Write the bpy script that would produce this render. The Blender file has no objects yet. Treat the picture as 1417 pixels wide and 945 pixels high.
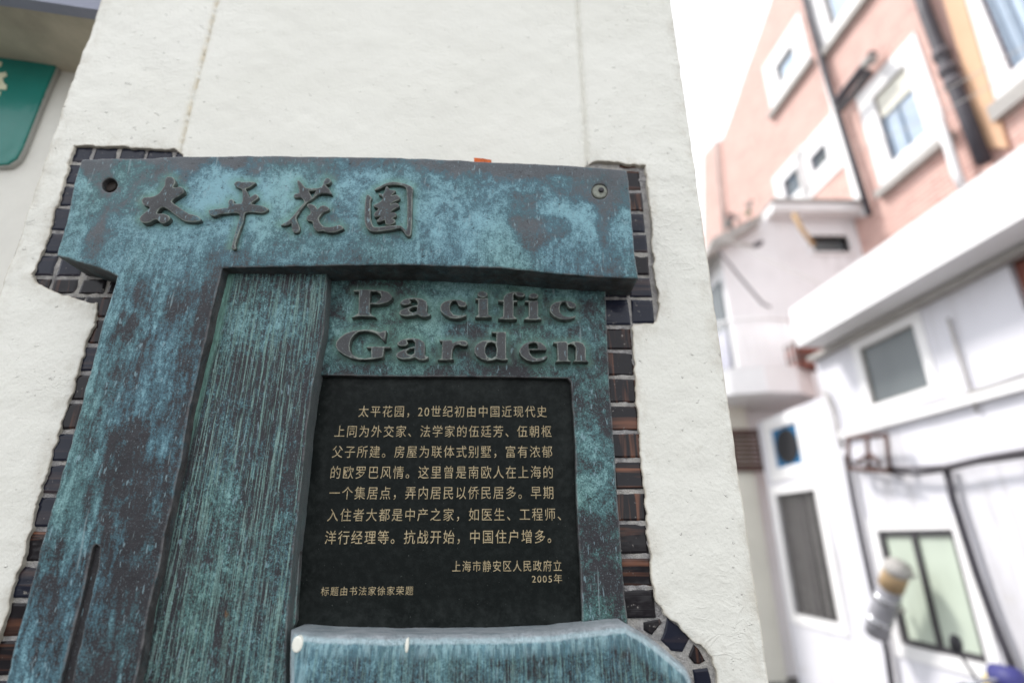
import bpy, math, random
import numpy as np
from mathutils import Vector
from mathutils.geometry import delaunay_2d_cdt
random.seed(4); RNG = np.random.default_rng(7)
C = bpy.context.scene.collection
SC = bpy.context.scene
PI = math.pi

# ------------------------------------------------------------------ camera
FPX, W0, H0 = 751.0, 1417.0, 945.0
psi, th, rl = math.radians(1.7), math.radians(20), .005
F = np.array([math.sin(psi)*math.cos(th), math.cos(psi)*math.cos(th), math.sin(th)])
R0 = np.array([math.cos(psi), -math.sin(psi), 0.]); U0 = np.cross(R0, F)
RV = R0*math.cos(rl)-U0*math.sin(rl); UV = U0*math.cos(rl)+R0*math.sin(rl)
CAM = np.array([0., -.6, 1.65])
cd = bpy.data.cameras.new('camera'); cam = bpy.data.objects.new('camera', cd); C.objects.link(cam)
from mathutils import Matrix
M = Matrix.Identity(4)
for i in range(3):
    M[i][0] = RV[i]; M[i][1] = UV[i]; M[i][2] = -F[i]; M[i][3] = CAM[i]
cam.matrix_world = M
cd.sensor_width = 36; cd.lens = 36*FPX/W0; cd.clip_start = .01; cd.clip_end = 500
cd.dof.use_dof = True; cd.dof.focus_distance = .578; cd.dof.aperture_fstop = 2.05
SC.camera = cam

# ------------------------------------------------------------------ sky, sun, exposure
SUN_EL, SUN_AZ = math.radians(52), math.radians(-68)      # azimuth from +Y, towards -X: the sun is behind the wall, to the left
w = bpy.data.worlds.new("World"); SC.world = w; w.use_nodes = True
nt = w.node_tree; nt.nodes.clear()
o = nt.nodes.new('ShaderNodeOutputWorld'); bg = nt.nodes.new('ShaderNodeBackground')
sky = nt.nodes.new('ShaderNodeTexSky'); sky.sky_type = 'NISHITA'; sky.sun_disc = False
sky.sun_elevation = SUN_EL; sky.sun_rotation = SUN_AZ
mx = nt.nodes.new('ShaderNodeMix'); mx.data_type = 'RGBA'
mx.inputs[0].default_value = .88; mx.inputs[7].default_value = (9.2, 9.4, 9.7, 1)   # overcast white cloud over the blue
nt.links.new(sky.outputs[0], mx.inputs[6]); nt.links.new(mx.outputs[2], bg.inputs[0])
bg.inputs[1].default_value = .11; nt.links.new(bg.outputs[0], o.inputs[0])
sd = bpy.data.lights.new('sun', 'SUN'); sd.energy = 2.2; sd.angle = math.radians(11); sd.color = (1, .97, .93)
so = bpy.data.objects.new('sun', sd); C.objects.link(so)
sdir = Vector((math.sin(SUN_AZ)*math.cos(SUN_EL), math.cos(SUN_AZ)*math.cos(SUN_EL), math.sin(SUN_EL)))
so.rotation_euler = sdir.to_track_quat('Z', 'Y').to_euler()
SC.view_settings.view_transform = 'Standard'; SC.view_settings.look = 'None'
SC.view_settings.exposure = .90; SC.view_settings.gamma = 1
SC.cycles.max_bounces = 6

# ------------------------------------------------------------------ helpers
def nrm(v): v = np.array(v, float); return v/np.linalg.norm(v)
def ray(x, y): return F+RV*(x-708.5)/FPX-UV*(y-472.5)/FPX
class Plane:
    """a vertical plane: u to the right, v up (world z), w out of it towards the viewer"""
    def __init__(s, o, u, n): s.o = np.array(o, float); s.u = nrm(u); s.n = nrm(n)
    def pt(s, u, v, w=0.): p = s.o+s.u*u+s.n*w; return (p[0], p[1], v)
    def at(s, x, y, w=0.):
        d = ray(x, y); t = (np.dot(s.o+s.n*w-CAM, s.n))/np.dot(d, s.n); p = CAM+d*t
        return (float(np.dot(p-s.o, s.u)), float(p[2]))
    def ats(s, pts, w=0.): return [s.at(x, y, w) for x, y in pts]
PILLAR = Plane((0, 0, 0), (1, 0, 0), (0, -1, 0))
def crop(pts, k, ox, oy): return [(ox+x/k, oy+y/k) for x, y in pts]

def tag(o, label=None, cat=None, group=None, kind=None):
    if label: o['label'] = label
    if cat: o['category'] = cat
    if group: o['group'] = group
    if kind: o['kind'] = kind
    return o
def thing(name, label, cat, loc=(0, 0, 0), group=None):
    o = bpy.data.objects.new(name, None); C.objects.link(o); o.location = loc; o.empty_display_size = .05
    return tag(o, label, cat, group)
def mesh_obj(name, verts, faces, m, parent=None, smooth=False, loc=None):
    """vertices in world coordinates; the object keeps its thing's origin"""
    off = np.array(parent_loc(parent) if parent else (loc or (0, 0, 0)), float)
    me = bpy.data.meshes.new(name)
    v = np.asarray(verts, float)-off
    me.from_pydata(v.tolist(), [], faces); me.update()
    if smooth:
        me.polygons.foreach_set('use_smooth', [True]*len(me.polygons))
    if m: me.materials.append(m)
    o = bpy.data.objects.new(name, me); C.objects.link(o)
    if parent: o.parent = parent
    elif loc: o.location = loc
    return o
def parent_loc(p):
    l = Vector((0, 0, 0))
    while p: l = l+p.location; p = p.parent
    return l

def vnoise(x, y, seed=0):
    xi = np.floor(x).astype(np.int64); yi = np.floor(y).astype(np.int64)
    fx = x-xi; fy = y-yi; fx = fx*fx*(3-2*fx); fy = fy*fy*(3-2*fy)
    def h(a, b):
        n = (a*374761393+b*668265263+seed*1442695041) & 0xffffffff
        n = ((n ^ (n >> 13))*1274126177) & 0xffffffff
        return ((n ^ (n >> 16)) & 0xffff)/65535.*2-1
    return (h(xi, yi)*(1-fx)+h(xi+1, yi)*fx)*(1-fy)+(h(xi, yi+1)*(1-fx)+h(xi+1, yi+1)*fx)*fy
def fbm(x, y, seed=0, oct=4):
    s = 0; a = 1
    for i in range(oct): s = s+a*vnoise(x*2**i+i*17.3, y*2**i-i*9.1, seed+i); a *= .5
    return s
def area(p): p = np.asarray(p); return .5*np.sum(p[:, 0]*np.roll(p[:, 1], -1)-np.roll(p[:, 0], -1)*p[:, 1])
def resample(loop, step, jit=0., seed=0):
    out = []
    n = len(loop)
    for i in range(n):
        a = np.array(loop[i]); b = np.array(loop[(i+1) % n]); L = np.linalg.norm(b-a)
        k = max(1, int(math.ceil(L/step)))
        for j in range(k): out.append(a+(b-a)*j/k)
    out = np.array(out)
    if jit:
        nr = np.roll(out, -1, 0)-np.roll(out, 1, 0); nr = nr/(np.linalg.norm(nr, axis=1)[:, None]+1e-12)
        nn = np.stack([-nr[:, 1], nr[:, 0]], 1)
        s = np.arange(len(out))*step
        out = out+nn*(fbm(s/(step*3), s*0+seed, seed, 4)*jit)[:, None]
    return out
def smooth_loop(pts, n=5):
    """closed Catmull-Rom through the points"""
    p = np.array(pts, float); N = len(p); out = []
    for i in range(N):
        a, b, c, d = p[i-1], p[i], p[(i+1) % N], p[(i+2) % N]
        for j in range(n):
            t = j/n
            out.append(.5*((2*b)+(-a+c)*t+(2*a-5*b+4*c-d)*t*t+(-a+3*b-3*c+d)*t**3))
    return [tuple(q) for q in out]
def smooth_open(pts, n=4):
    p = [np.array(q, float) for q in pts]; p = [2*p[0]-p[1]]+p+[2*p[-1]-p[-2]]; out = []
    for i in range(1, len(p)-2):
        a, b, c, d = p[i-1], p[i], p[i+1], p[i+2]
        for j in range(n):
            t = j/n; out.append(tuple(.5*((2*b)+(-a+c)*t+(2*a-5*b+4*c-d)*t*t+(-a+3*b-3*c+d)*t**3)))
    out.append(tuple(p[-2])); return out
def inside(P, loop):
    x, y = P[:, 0], P[:, 1]; L = np.asarray(loop); r = np.zeros(len(P), bool)
    x1, y1 = L[:, 0], L[:, 1]; x2, y2 = np.roll(x1, -1), np.roll(y1, -1)
    for a, b, c, d in zip(x1, y1, x2, y2):
        if b == d: continue
        m = ((b > y) != (d > y)) & (x < (c-a)*(y-b)/(d-b)+a); r ^= m
    return r
def dist(P, loops):
    D = np.full(len(P), 1e9)
    for L in loops:
        A = np.asarray(L); B = np.roll(A, -1, 0); AB = B-A; l2 = (AB**2).sum(1)+1e-18
        for s in range(0, len(P), 4000):
            Q = P[s:s+4000, None, :]
            t = np.clip(((Q-A[None])*AB[None]).sum(2)/l2[None], 0, 1)
            d = np.sqrt(((Q-(A[None]+t[..., None]*AB[None]))**2).sum(2)).min(1)
            D[s:s+4000] = np.minimum(D[s:s+4000], d)
    return D
def relief(name, outer, holes, front, back, r, spacing, m, parent=None, disp=None, plane=PILLAR, step=None,
           jit=0., extra=None, attr=None, smooth=True, ring=(.12, .4, 1.), win=None, loc=None, holes_only=False):
    """a slab with a rounded front edge. outer/holes: (u,v) loops; front/back: w of the two faces (front > back)"""
    step = step or spacing*.8
    loops = []
    for k, L in enumerate([outer]+list(holes)):
        L = list(L)
        if (area(L) < 0) == (k == 0): L = L[::-1]           # outer ccw, holes cw
        loops.append(resample(L, step, jit if (k or not holes_only) else 0, k*13+1))
    def inn(P):
        r_ = inside(P, loops[0])
        for h in loops[1:]: r_ &= ~inside(P, h)
        return r_
    cand = []
    if r > 0:
        for L in loops:
            t = np.roll(L, -1, 0)-np.roll(L, 1, 0); t /= (np.linalg.norm(t, axis=1)[:, None]+1e-12)
            nn = np.stack([-t[:, 1], t[:, 0]], 1)
            for q in ring:
                P = L+nn*(r*q); P = P[inn(P)]
                if len(P): P = P[dist(P, loops) > r*q*.93]; cand.append(P)
    lo = loops[0].min(0); hi = loops[0].max(0)
    if win: lo2 = np.maximum(lo, win[:2]); hi2 = np.minimum(hi, win[2:])
    else: lo2, hi2 = lo, hi
    gx, gy = np.meshgrid(np.arange(lo2[0], hi2[0], spacing), np.arange(lo2[1], hi2[1], spacing*.87))
    gx = gx+(np.arange(gx.shape[0]) % 2)[:, None]*spacing*.5
    G = np.stack([gx.ravel(), gy.ravel()], 1); G = G+RNG.uniform(-.12, .12, G.shape)*spacing
    G = G[inn(G)]
    if len(G): G = G[dist(G, loops) > max(r*1.25, spacing*.35)]; cand.append(G)
    if extra is not None:
        E_ = np.asarray(extra); E_ = E_[inn(E_)]; E_ = E_[dist(E_, loops) > spacing*.3]; cand.append(E_)
    B = np.concatenate(loops); nb = len(B)
    V = np.concatenate([B]+cand) if cand else B
    edges = []; o_ = 0
    for L in loops:
        n = len(L); edges += [(o_+i, o_+(i+1) % n) for i in range(n)]; o_ += n
    res = delaunay_2d_cdt([Vector(p) for p in V], edges, [], 0, 1e-7)
    v2 = np.array([(p.x, p.y) for p in res[0]]); tris = np.array([list(f) for f in res[2]])
    cen = v2[tris].mean(1); tris = tris[inn(cen)]
    a = v2[tris]; ar = (a[:, 1, 0]-a[:, 0, 0])*(a[:, 2, 1]-a[:, 0, 1])-(a[:, 2, 0]-a[:, 0, 0])*(a[:, 1, 1]-a[:, 0, 1])
    tris[ar < 0] = tris[ar < 0][:, ::-1]
    d = dist(v2, loops)
    if r > 0:
        q = 1-np.clip(d/r, 0, 1); wv = front-r*(1-np.sqrt(np.maximum(0, 1-q*q)))
    else: wv = np.full(len(v2), float(front))
    if disp is not None: wv = wv+disp(v2, d)
    # boundary edges from the triangles
    E1 = {}
    for t in tris.tolist():
        for i in range(3):
            E1[(t[i], t[(i+1) % 3])] = 1
    be = [(i, j) for (i, j) in E1 if (j, i) not in E1]
    n = len(v2)
    verts = [plane.pt(p[0], p[1], ww) for p, ww in zip(v2, wv)]
    faces = tris.tolist(); bi = {}
    # side walls use their own copies of the rim so that shading stays crisp
    def cp(i, ww, key):
        k = (i, key)
        if k not in bi: bi[k] = len(verts); verts.append(plane.pt(v2[i][0], v2[i][1], ww))
        return bi[k]
    for i, j in be:
        if r > 0: fi, fj = i, j
        else: fi, fj = cp(i, wv[i], 0), cp(j, wv[j], 0)
        faces.append([fj, fi, cp(i, back, 1), cp(j, back, 1)])
    ob = mesh_obj(name, verts, faces, m, parent, smooth, loc)
    if attr:
        me = ob.data
        full = np.zeros((len(verts), 2)); full[:n] = v2
        for (i, k), idx in bi.items(): full[idx] = v2[i]
        dd = np.zeros(len(verts)); dd[:n] = d
        for an, fn in attr.items():
            at_ = me.attributes.new(an, 'FLOAT', 'POINT'); at_.data.foreach_set('value', np.asarray(fn(full, dd), float))
    return ob
def prism(name, plane, outer, w0, w1, m, parent=None, holes=(), loc=None):
    """plain slab between w0 (back) and w1 (front), with a back face"""
    loops = []
    for k, L in enumerate([outer]+list(holes)):
        L = [tuple(p) for p in L]
        if (area(L) < 0) == (k == 0): L = L[::-1]
        loops.append(L)
    B = [p for L in loops for p in L]; edges = []; o_ = 0
    for L in loops:
        n = len(L); edges += [(o_+i, o_+(i+1) % n) for i in range(n)]; o_ += n
    res = delaunay_2d_cdt([Vector(p) for p in B], edges, [], 0, 1e-6)
    v2 = np.array([(p.x, p.y) for p in res[0]]); tris = [list(f) for f in res[2]]
    keep = []
    for t in tris:
        c = v2[t].mean(0)[None]
        if inside(c, loops[0])[0] and not any(inside(c, h)[0] for h in loops[1:]):
            a, b, c2 = v2[t]
            if (b[0]-a[0])*(c2[1]-a[1])-(c2[0]-a[0])*(b[1]-a[1]) < 0: t = t[::-1]
            keep.append(t)
    n = len(v2)
    verts = [plane.pt(p[0], p[1], w1) for p in v2]+[plane.pt(p[0], p[1], w0) for p in v2]
    faces = keep+[[i+n for i in t[::-1]] for t in keep]
    E1 = {(t[i], t[(i+1) % 3]) for t in keep for i in range(3)}
    for i, j in E1:
        if (j, i) not in E1: faces.append([j, i, i+n, j+n])
    return mesh_obj(name, verts, faces, m, parent, False, loc)
def rect(u0, v0, u1, v1): return [(u0, v0), (u1, v0), (u1, v1), (u0, v1)]
def ring_prism(name, plane, a, b, w0, w1, m, parent=None): return prism(name, plane, a, w0, w1, m, parent, [b])
def tube(name, pts, rad, m, parent=None, n=8, rads=None, loc=None, closed_ends=True):
    P = [Vector(p) for p in pts]; verts = []; faces = []
    for i, p in enumerate(P):
        t = (P[min(i+1, len(P)-1)]-P[max(i-1, 0)]).normalized()
        up = Vector((0, 0, 1)) if abs(t.z) < .9 else Vector((0, 1, 0))
        a = t.cross(up).normalized(); b = t.cross(a).normalized()
        rr = rads[i] if rads else rad
        for k in range(n):
            an = 2*PI*k/n; verts.append(tuple(p+(a*math.cos(an)+b*math.sin(an))*rr))
    for i in range(len(P)-1):
        for k in range(n):
            q = (k+1) % n; faces.append([i*n+k, i*n+q, (i+1)*n+q, (i+1)*n+k])
    if closed_ends:
        faces.append(list(range(n))[::-1]); faces.append([(len(P)-1)*n+k for k in range(n)])
    o = mesh_obj(name, verts, faces, m, parent, True, loc)
    return o
def circle(cx, cy, rx, ry=None, n=24):
    ry = ry or rx
    return [(cx+rx*math.cos(2*PI*i/n), cy+ry*math.sin(2*PI*i/n)) for i in range(n)]

# ------------------------------------------------------------------ materials
class NB:
    def __init__(s, name):
        s.m = bpy.data.materials.new(name); s.m.use_nodes = True; s.t = s.m.node_tree; s.t.nodes.clear()
        s.out = s.t.nodes.new('ShaderNodeOutputMaterial'); s.b = s.t.nodes.new('ShaderNodeBsdfPrincipled')
        s.t.links.new(s.b.outputs[0], s.out.inputs[0]); s.co = s.t.nodes.new('ShaderNodeTexCoord').outputs['Object']
    def L(s, a, b): s.t.links.new(a, b)
    def val(s, sock, v):
        if isinstance(v, (int, float)): sock.default_value = v
        elif isinstance(v, tuple): sock.default_value = (v+(1,))[:len(sock.default_value)]
        else: s.L(v, sock)
    def map(s, scale, rot=(0, 0, 0), loc=(0, 0, 0), src=None):
        n = s.t.nodes.new('ShaderNodeMapping'); s.L(src or s.co, n.inputs[0])
        n.inputs['Scale'].default_value = scale; n.inputs['Rotation'].default_value = rot; n.inputs['Location'].default_value = loc
        return n.outputs[0]
    def noise(s, scale, detail=4, rough=.6, vec=None, dist=0.):
        n = s.t.nodes.new('ShaderNodeTexNoise'); s.L(vec or s.co, n.inputs['Vector'])
        n.inputs['Scale'].default_value = scale; n.inputs['Detail'].default_value = detail
        n.inputs['Roughness'].default_value = rough; n.inputs['Distortion'].default_value = dist
        return n.outputs[0]
    def vor(s, scale, vec=None, feat='F1', rnd=1.):
        n = s.t.nodes.new('ShaderNodeTexVoronoi'); s.L(vec or s.co, n.inputs['Vector']); n.feature = feat
        n.inputs['Scale'].default_value = scale; n.inputs['Randomness'].default_value = rnd
        return n.outputs[0]
    def math(s, op, a, b=0., c=0., clamp=False):
        n = s.t.nodes.new('ShaderNodeMath'); n.operation = op; n.use_clamp = clamp
        s.val(n.inputs[0], a); s.val(n.inputs[1], b); s.val(n.inputs[2], c); return n.outputs[0]
    def rng(s, v, a, b, c=0., d=1.):
        n = s.t.nodes.new('ShaderNodeMapRange'); s.val(n.inputs[0], v)
        for i, q in enumerate((a, b, c, d)): n.inputs[i+1].default_value = q
        return n.outputs[0]
    def mix(s, f, a, b, mode='MIX'):
        n = s.t.nodes.new('ShaderNodeMix'); n.data_type = 'RGBA'; n.blend_type = mode
        s.val(n.inputs[0], f); s.val(n.inputs[6], a); s.val(n.inputs[7], b); return n.outputs[2]
    def ramp(s, f, stops):
        n = s.t.nodes.new('ShaderNodeValToRGB'); s.L(f, n.inputs[0]); e = n.color_ramp.elements
        e[0].position = stops[0][0]; e[0].color = stops[0][1]+(1,)
        e[1].position = stops[-1][0]; e[1].color = stops[-1][1]+(1,)
        for p, c in stops[1:-1]: q = e.new(p); q.color = c+(1,)
        return n.outputs[0]
    def attr(s, name):
        n = s.t.nodes.new('ShaderNodeAttribute'); n.attribute_name = name; return n.outputs['Fac']
    def sep(s, v=None):
        n = s.t.nodes.new('ShaderNodeSeparateXYZ'); s.L(v or s.co, n.inputs[0]); return n.outputs
    def bump(s, h, dist_, strength=1.):
        n = s.t.nodes.new('ShaderNodeBump'); s.val(n.inputs['Height'], h); n.inputs['Distance'].default_value = dist_
        n.inputs['Strength'].default_value = strength; s.L(n.outputs[0], s.b.inputs['Normal'])
    def set(s, col=None, rough=None, spec=None, metal=None):
        if col is not None: s.val(s.b.inputs['Base Color'], col)
        if rough is not None: s.val(s.b.inputs['Roughness'], rough)
        if spec is not None: s.val(s.b.inputs['Specular IOR Level'], spec)
        if metal is not None: s.val(s.b.inputs['Metallic'], metal)
        return s.m
def simple(name, col, rough=.7, spec=.3, var=.12, scale=6., metal=0.):
    n = NB(name); f = n.noise(scale, 6, .65)
    c = n.mix(n.rng(f, .3, .7), tuple(x*(1-var) for x in col), tuple(min(1, x*(1+var)) for x in col))
    n.bump(n.noise(scale*12, 4), .004, .25)
    return n.set(c, rough, spec, metal)

DARK, DARK2 = (.016, .016, .019), (.044, .042, .047)
BLUE, LBLUE, TEAL, LTEAL = (.062, .132, .165), (.215, .390, .445), (.062, .140, .122), (.225, .385, .335)
def patina(name, amount=.5, green=.0, vstretch=1., stripes=0., speck=.5, topband=False, halo=False, lo=DARK, rough=.5,
           big=9., contrast=1., bumpd=.0009, zone=False, edgecol=(.17, .165, .165), edgew=.0022, dust_shine=False, glow=None, lo_up=None, side=(.030, .027, .026), band=False, bare=False, lowdark=0.):
    n = NB(name)
    def field(vs):
        a = n.noise(big, 3, .6, n.map((1, 1, vs)), .4); b = n.noise(44, 5, .75, n.map((1, 1, .35+.65*vs)), .5)
        return n.math('ADD', n.math('MULTIPLY', a, 1.1), n.math('MULTIPLY', b, .9)), b
    f, b = field(vstretch); mean = 1.0
    if zone:                                             # below the crosspiece the patina runs in vertical streaks and is thinner
        f2, b2 = field(.22); zz = n.math('ADD', n.sep()[2], n.math('MULTIPLY', n.noise(14, 4, .6), .10))
        zf = n.rng(zz, .40, .30)
        f = n.math('ADD', n.math('MULTIPLY', f, n.math('SUBTRACT', 1., zf)), n.math('MULTIPLY', f2, zf))
        f = n.math('SUBTRACT', f, n.math('MULTIPLY', zf, .15))
    c = n.noise(210, 4, .75, n.map((1, 1, .7))); d = n.noise(620, 3, .7, n.map((1, 1, 1), loc=(3, 3, 3)))
    f = n.math('ADD', f, n.math('MULTIPLY', n.math('SUBTRACT', c, .5), speck*1.9))
    f = n.math('ADD', f, n.math('MULTIPLY', n.math('SUBTRACT', d, .5), speck*2.2))
    f = n.math('ADD', f, amount-.5-mean+.5)
    if zone: f = n.math('ADD', f, n.math('MULTIPLY', n.math('SUBTRACT', n.noise(120, 3, .7, n.map((1.5, 1, .16), loc=(1, 0, 2))), .5), n.math('MULTIPLY', zf, .7)))
    st = None
    if stripes:
        sv = n.map((1, 1, .012)); s1 = n.noise(520, 2, .5, sv); s2 = n.noise(1300, 1, .5, n.map((1, 1, .02)))
        gap = n.noise(70, 4, .7, n.map((1, 1, .10)))
        st = n.math('MULTIPLY', n.rng(n.math('ADD', s1, n.math('MULTIPLY', n.math('SUBTRACT', s2, .5), .9)), .53, .60), n.rng(gap, .34, .50))
        st = n.math('MULTIPLY', st, n.rng(d, .3, .55, .45, 1.))
        f = n.math('SUBTRACT', f, n.math('MULTIPLY', n.rng(s1, .5, .36), .14))
    if glow:                                             # a crusty pale bloom of verdigris
        vm = n.t.nodes.new('ShaderNodeVectorMath'); vm.operation = 'DISTANCE'; n.L(n.co, vm.inputs[0]); vm.inputs[1].default_value = glow[0]
        gd = n.math('ADD', vm.outputs['Value'], n.math('MULTIPLY', n.math('SUBTRACT', n.noise(60, 5, .7), .5), .06))
        f = n.math('ADD', f, n.rng(gd, glow[1], glow[1]*.25, 0, .32))
    if lowdark: f = n.math('SUBTRACT', f, n.math('MULTIPLY', n.rng(n.math('ADD', n.sep()[2], n.math('MULTIPLY', n.noise(30, 4, .6), .12)), .24, .14), lowdark))
    if topband:
        z = n.sep()[2]; e = n.math('ADD', z, n.math('MULTIPLY', n.math('SUBTRACT', n.noise(16, 5, .65), .5), .09))
        f = n.math('SUBTRACT', f, n.math('MULTIPLY', n.rng(e, 2.060-1.65, 2.095-1.65), .42))
    k = .27/contrast
    if bare: bf = n.math('MULTIPLY', n.attr('bare'), n.rng(b, .34, .56, .25, 1.)); f = n.math('SUBTRACT', f, n.math('MULTIPLY', bf, .30))
    f = n.rng(f, .5-k, .5+k)
    hue = n.rng(n.noise(7, 3, .5, n.map((1, 1, .6), loc=(3, 1, 2))), .35, .65)
    gmix = n.math('ADD', n.math('MULTIPLY', n.math('SUBTRACT', hue, .5), .7), green, clamp=True)
    mid = n.mix(gmix, BLUE, TEAL); lt = n.mix(gmix, LBLUE, LTEAL)
    dk = n.mix(n.noise(30, 3), lo, DARK2)
    if zone: dk = n.mix(zf, n.mix(n.noise(26, 4, .6), (.062, .067, .073), (.120, .130, .142)), dk)
    col = n.mix(n.rng(f, .08, .46), dk, mid)
    col = n.mix(n.rng(f, .46, .95), col, lt)
    if stripes: col = n.mix(n.math('MULTIPLY', st, stripes), col, n.mix(n.noise(25, 2), (.17, .33, .28), (.26, .35, .34)))
    col = n.mix(n.math('MULTIPLY', n.rng(n.noise(700, 2, .5, n.map((1, 1, 1), loc=(5, 5, 5))), .62, .72), speck*.8), col, (.36, .47, .50))
    col = n.mix(n.math('MULTIPLY', n.rng(n.noise(260, 3, .6, n.map((1, 1, 1), loc=(9, 2, 5))), .36, .28), .8), col, (.018, .016, .018))
    col = n.mix(n.math('MULTIPLY', n.rng(n.noise(42, 5, .7, n.map((1, 1, .5), loc=(1, 7, 3))), .71, .78), .7), col, (.16, .08, .03))
    sc = n.noise(210, 2, .5, n.map((1, 1, .12), rot=(0, .5, 0))); scf = n.rng(sc, .735, .76)
    sc2 = n.noise(190, 2, .5, n.map((1, 1, .06), rot=(0, -.9, 0), loc=(2, 0, 4))); scf = n.math('MAXIMUM', scf, n.rng(sc2, .735, .76))
    col = n.mix(n.math('MULTIPLY', scf, .4), col, (.30, .38, .40))
    fl = n.noise(330, 2, .5, n.map((1, 1, .28), rot=(0, .7, 0), loc=(7, 3, 1))); fl = n.rng(fl, .655, .70)
    col = n.mix(n.math('MULTIPLY', fl, .55), col, (.24, .36, .40))
    if halo:
        hf = n.math('MULTIPLY', n.attr('halo'), n.rng(n.noise(150, 4), .3, .6, .5, 1.)); col = n.mix(n.math('MULTIPLY', hf, .75), col, n.mix(n.noise(60, 4), (.09, .20, .155), (.19, .34, .28)))
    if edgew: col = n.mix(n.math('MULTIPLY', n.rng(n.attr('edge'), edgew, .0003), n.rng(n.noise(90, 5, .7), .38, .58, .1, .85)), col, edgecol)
    if band:
        bd = n.math('MULTIPLY', n.attr('band'), n.rng(c, .3, .6, .55, 1.)); col = n.mix(bd, col, n.mix(b, (.08, .18, .15), (.20, .38, .32)))
    if edgew: col = n.mix(n.math('MULTIPLY', n.rng(n.attr('edge'), .00025, .00005), n.rng(b, .3, .62, 1., .55)), col, side)
    ro = n.rng(f, 0, 1, rough-.07, rough+.12)
    if dust_shine:                                             # bare dusty ledge, a highlight painted along the arris, then a pale hatched band
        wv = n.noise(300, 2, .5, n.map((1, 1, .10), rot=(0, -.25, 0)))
        dd = n.math('ADD', n.attr('dust_shine'), n.math('MULTIPLY', n.math('SUBTRACT', n.noise(70, 4, .6), .5), .0035))
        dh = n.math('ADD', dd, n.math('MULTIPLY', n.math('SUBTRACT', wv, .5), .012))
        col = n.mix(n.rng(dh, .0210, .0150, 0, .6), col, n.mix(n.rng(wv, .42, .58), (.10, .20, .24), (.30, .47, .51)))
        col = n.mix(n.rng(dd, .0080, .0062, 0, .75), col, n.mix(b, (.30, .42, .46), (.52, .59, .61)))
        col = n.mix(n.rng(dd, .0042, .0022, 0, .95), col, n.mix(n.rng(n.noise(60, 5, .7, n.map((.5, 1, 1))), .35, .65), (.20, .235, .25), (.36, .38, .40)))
    h = n.math('ADD', n.math('MULTIPLY', b, .8), n.math('ADD', n.math('MULTIPLY', c, .55), n.math('MULTIPLY', d, .35)))
    h = n.math('ADD', h, n.math('MULTIPLY', scf, -.4))
    if stripes: h = n.math('ADD', h, n.math('MULTIPLY', st, -.9))
    n.bump(h, bumpd, 1.)
    return n.set(col, ro, .22, 0.)
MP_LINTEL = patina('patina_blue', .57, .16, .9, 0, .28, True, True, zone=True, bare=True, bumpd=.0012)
MP_STRIPE = patina('patina_striated', .36, .55, .35, .85, .50, glow=((-.115, -.003, .235), .055), bumpd=.0012, side=(.085, .10, .10), band=True)
MP_BASE = patina('patina_base', .50, .12, .5, .55, .35, dust_shine=True, edgew=0)
MP_GREEN = patina('patina_green', .45, .72, 1., 0, .34, False, True, bumpd=.0008, lowdark=.12)
MP_LETTER = patina('bronze_dark_letter', .16, .3, 1., 0, .30, lo=(.070, .074, .074), bumpd=.0006, side=(.030, .038, .034), edgecol=(.30, .34, .30), edgew=.0016)  # edgecol: verdigris rim with the light it catches painted in
MP_DARK = patina('bronze_deep', .12, .6, 1., 0, .2, lo=(.03, .028, .028), edgew=0)

def plaster_mat():
    n = NB('cream_painted_plaster')
    a = n.noise(5, 5, .6); b = n.noise(38, 6, .65); c = n.noise(230, 4, .6)
    col = n.mix(n.rng(a, .3, .7), (.73, .715, .645), (.78, .765, .70))
    col = n.mix(n.rng(b, .68, .8), col, (.60, .58, .50))
    col = n.mix(n.rng(n.vor(34, n.map((1, 1, 1), loc=(.3, .2, .1))), .035, .015, 0, .8), col, (.28, .25, .2))
    col = n.mix(n.math('MULTIPLY', n.attr('stain'), n.rng(n.noise(60, 4), .35, .6)), col, (.62, .53, .37))
    col = n.mix(n.rng(n.attr('edge'), .0022, .0002, 0, .6), col, n.mix(b, (.62, .53, .38), (.40, .37, .33)))
    col = n.mix(n.math('MULTIPLY', n.rng(n.attr('edge'), .020, .001), n.rng(n.noise(55, 5, .7, n.map((1, 1, .6), loc=(6, 1, 8))), .46, .66, 0, .5)), col, (.44, .39, .31))
    # flaking paint: ridged lines
    w_ = n.noise(30, 4, .55, n.map((1, 1, 1.6), rot=(0, .3, 0)), .6)
    rid = n.math('ABSOLUTE', n.math('SUBTRACT', w_, .5)); gate = n.rng(n.noise(9, 3, .5, n.map((1, 1, 1), loc=(2, 5, 1))), .52, .62)
    h = n.math('ADD', n.math('MULTIPLY', n.rng(rid, .05, 0.), n.math('MULTIPLY', gate, .20)), n.math('MULTIPLY', b, 1.))
    h = n.math('ADD', h, n.math('MULTIPLY', c, .5)); h = n.math('ADD', h, n.math('MULTIPLY', n.noise(12, 3), 1.6))
    h = n.math('ADD', h, n.math('MULTIPLY', n.rng(n.noise(75, 3, .6, n.map((1, 1, 1.4), loc=(7, 7, 7))), .66, .72), .9)); h = n.math('ADD', h, n.math('MULTIPLY', n.rng(n.vor(90, n.map((1, 1, 1), loc=(4, 3, 2))), .12, .0), n.math('MULTIPLY', gate, .5)))
    h = n.math('MULTIPLY', h, n.rng(n.math('ABSOLUTE', n.math('SUBTRACT', n.sep()[0], .01)), .20, .33, .6, 1.15))
    n.bump(h, .0018, .8)
    return n.set(col, .62, .3)
M_PLASTER = plaster_mat()
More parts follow.
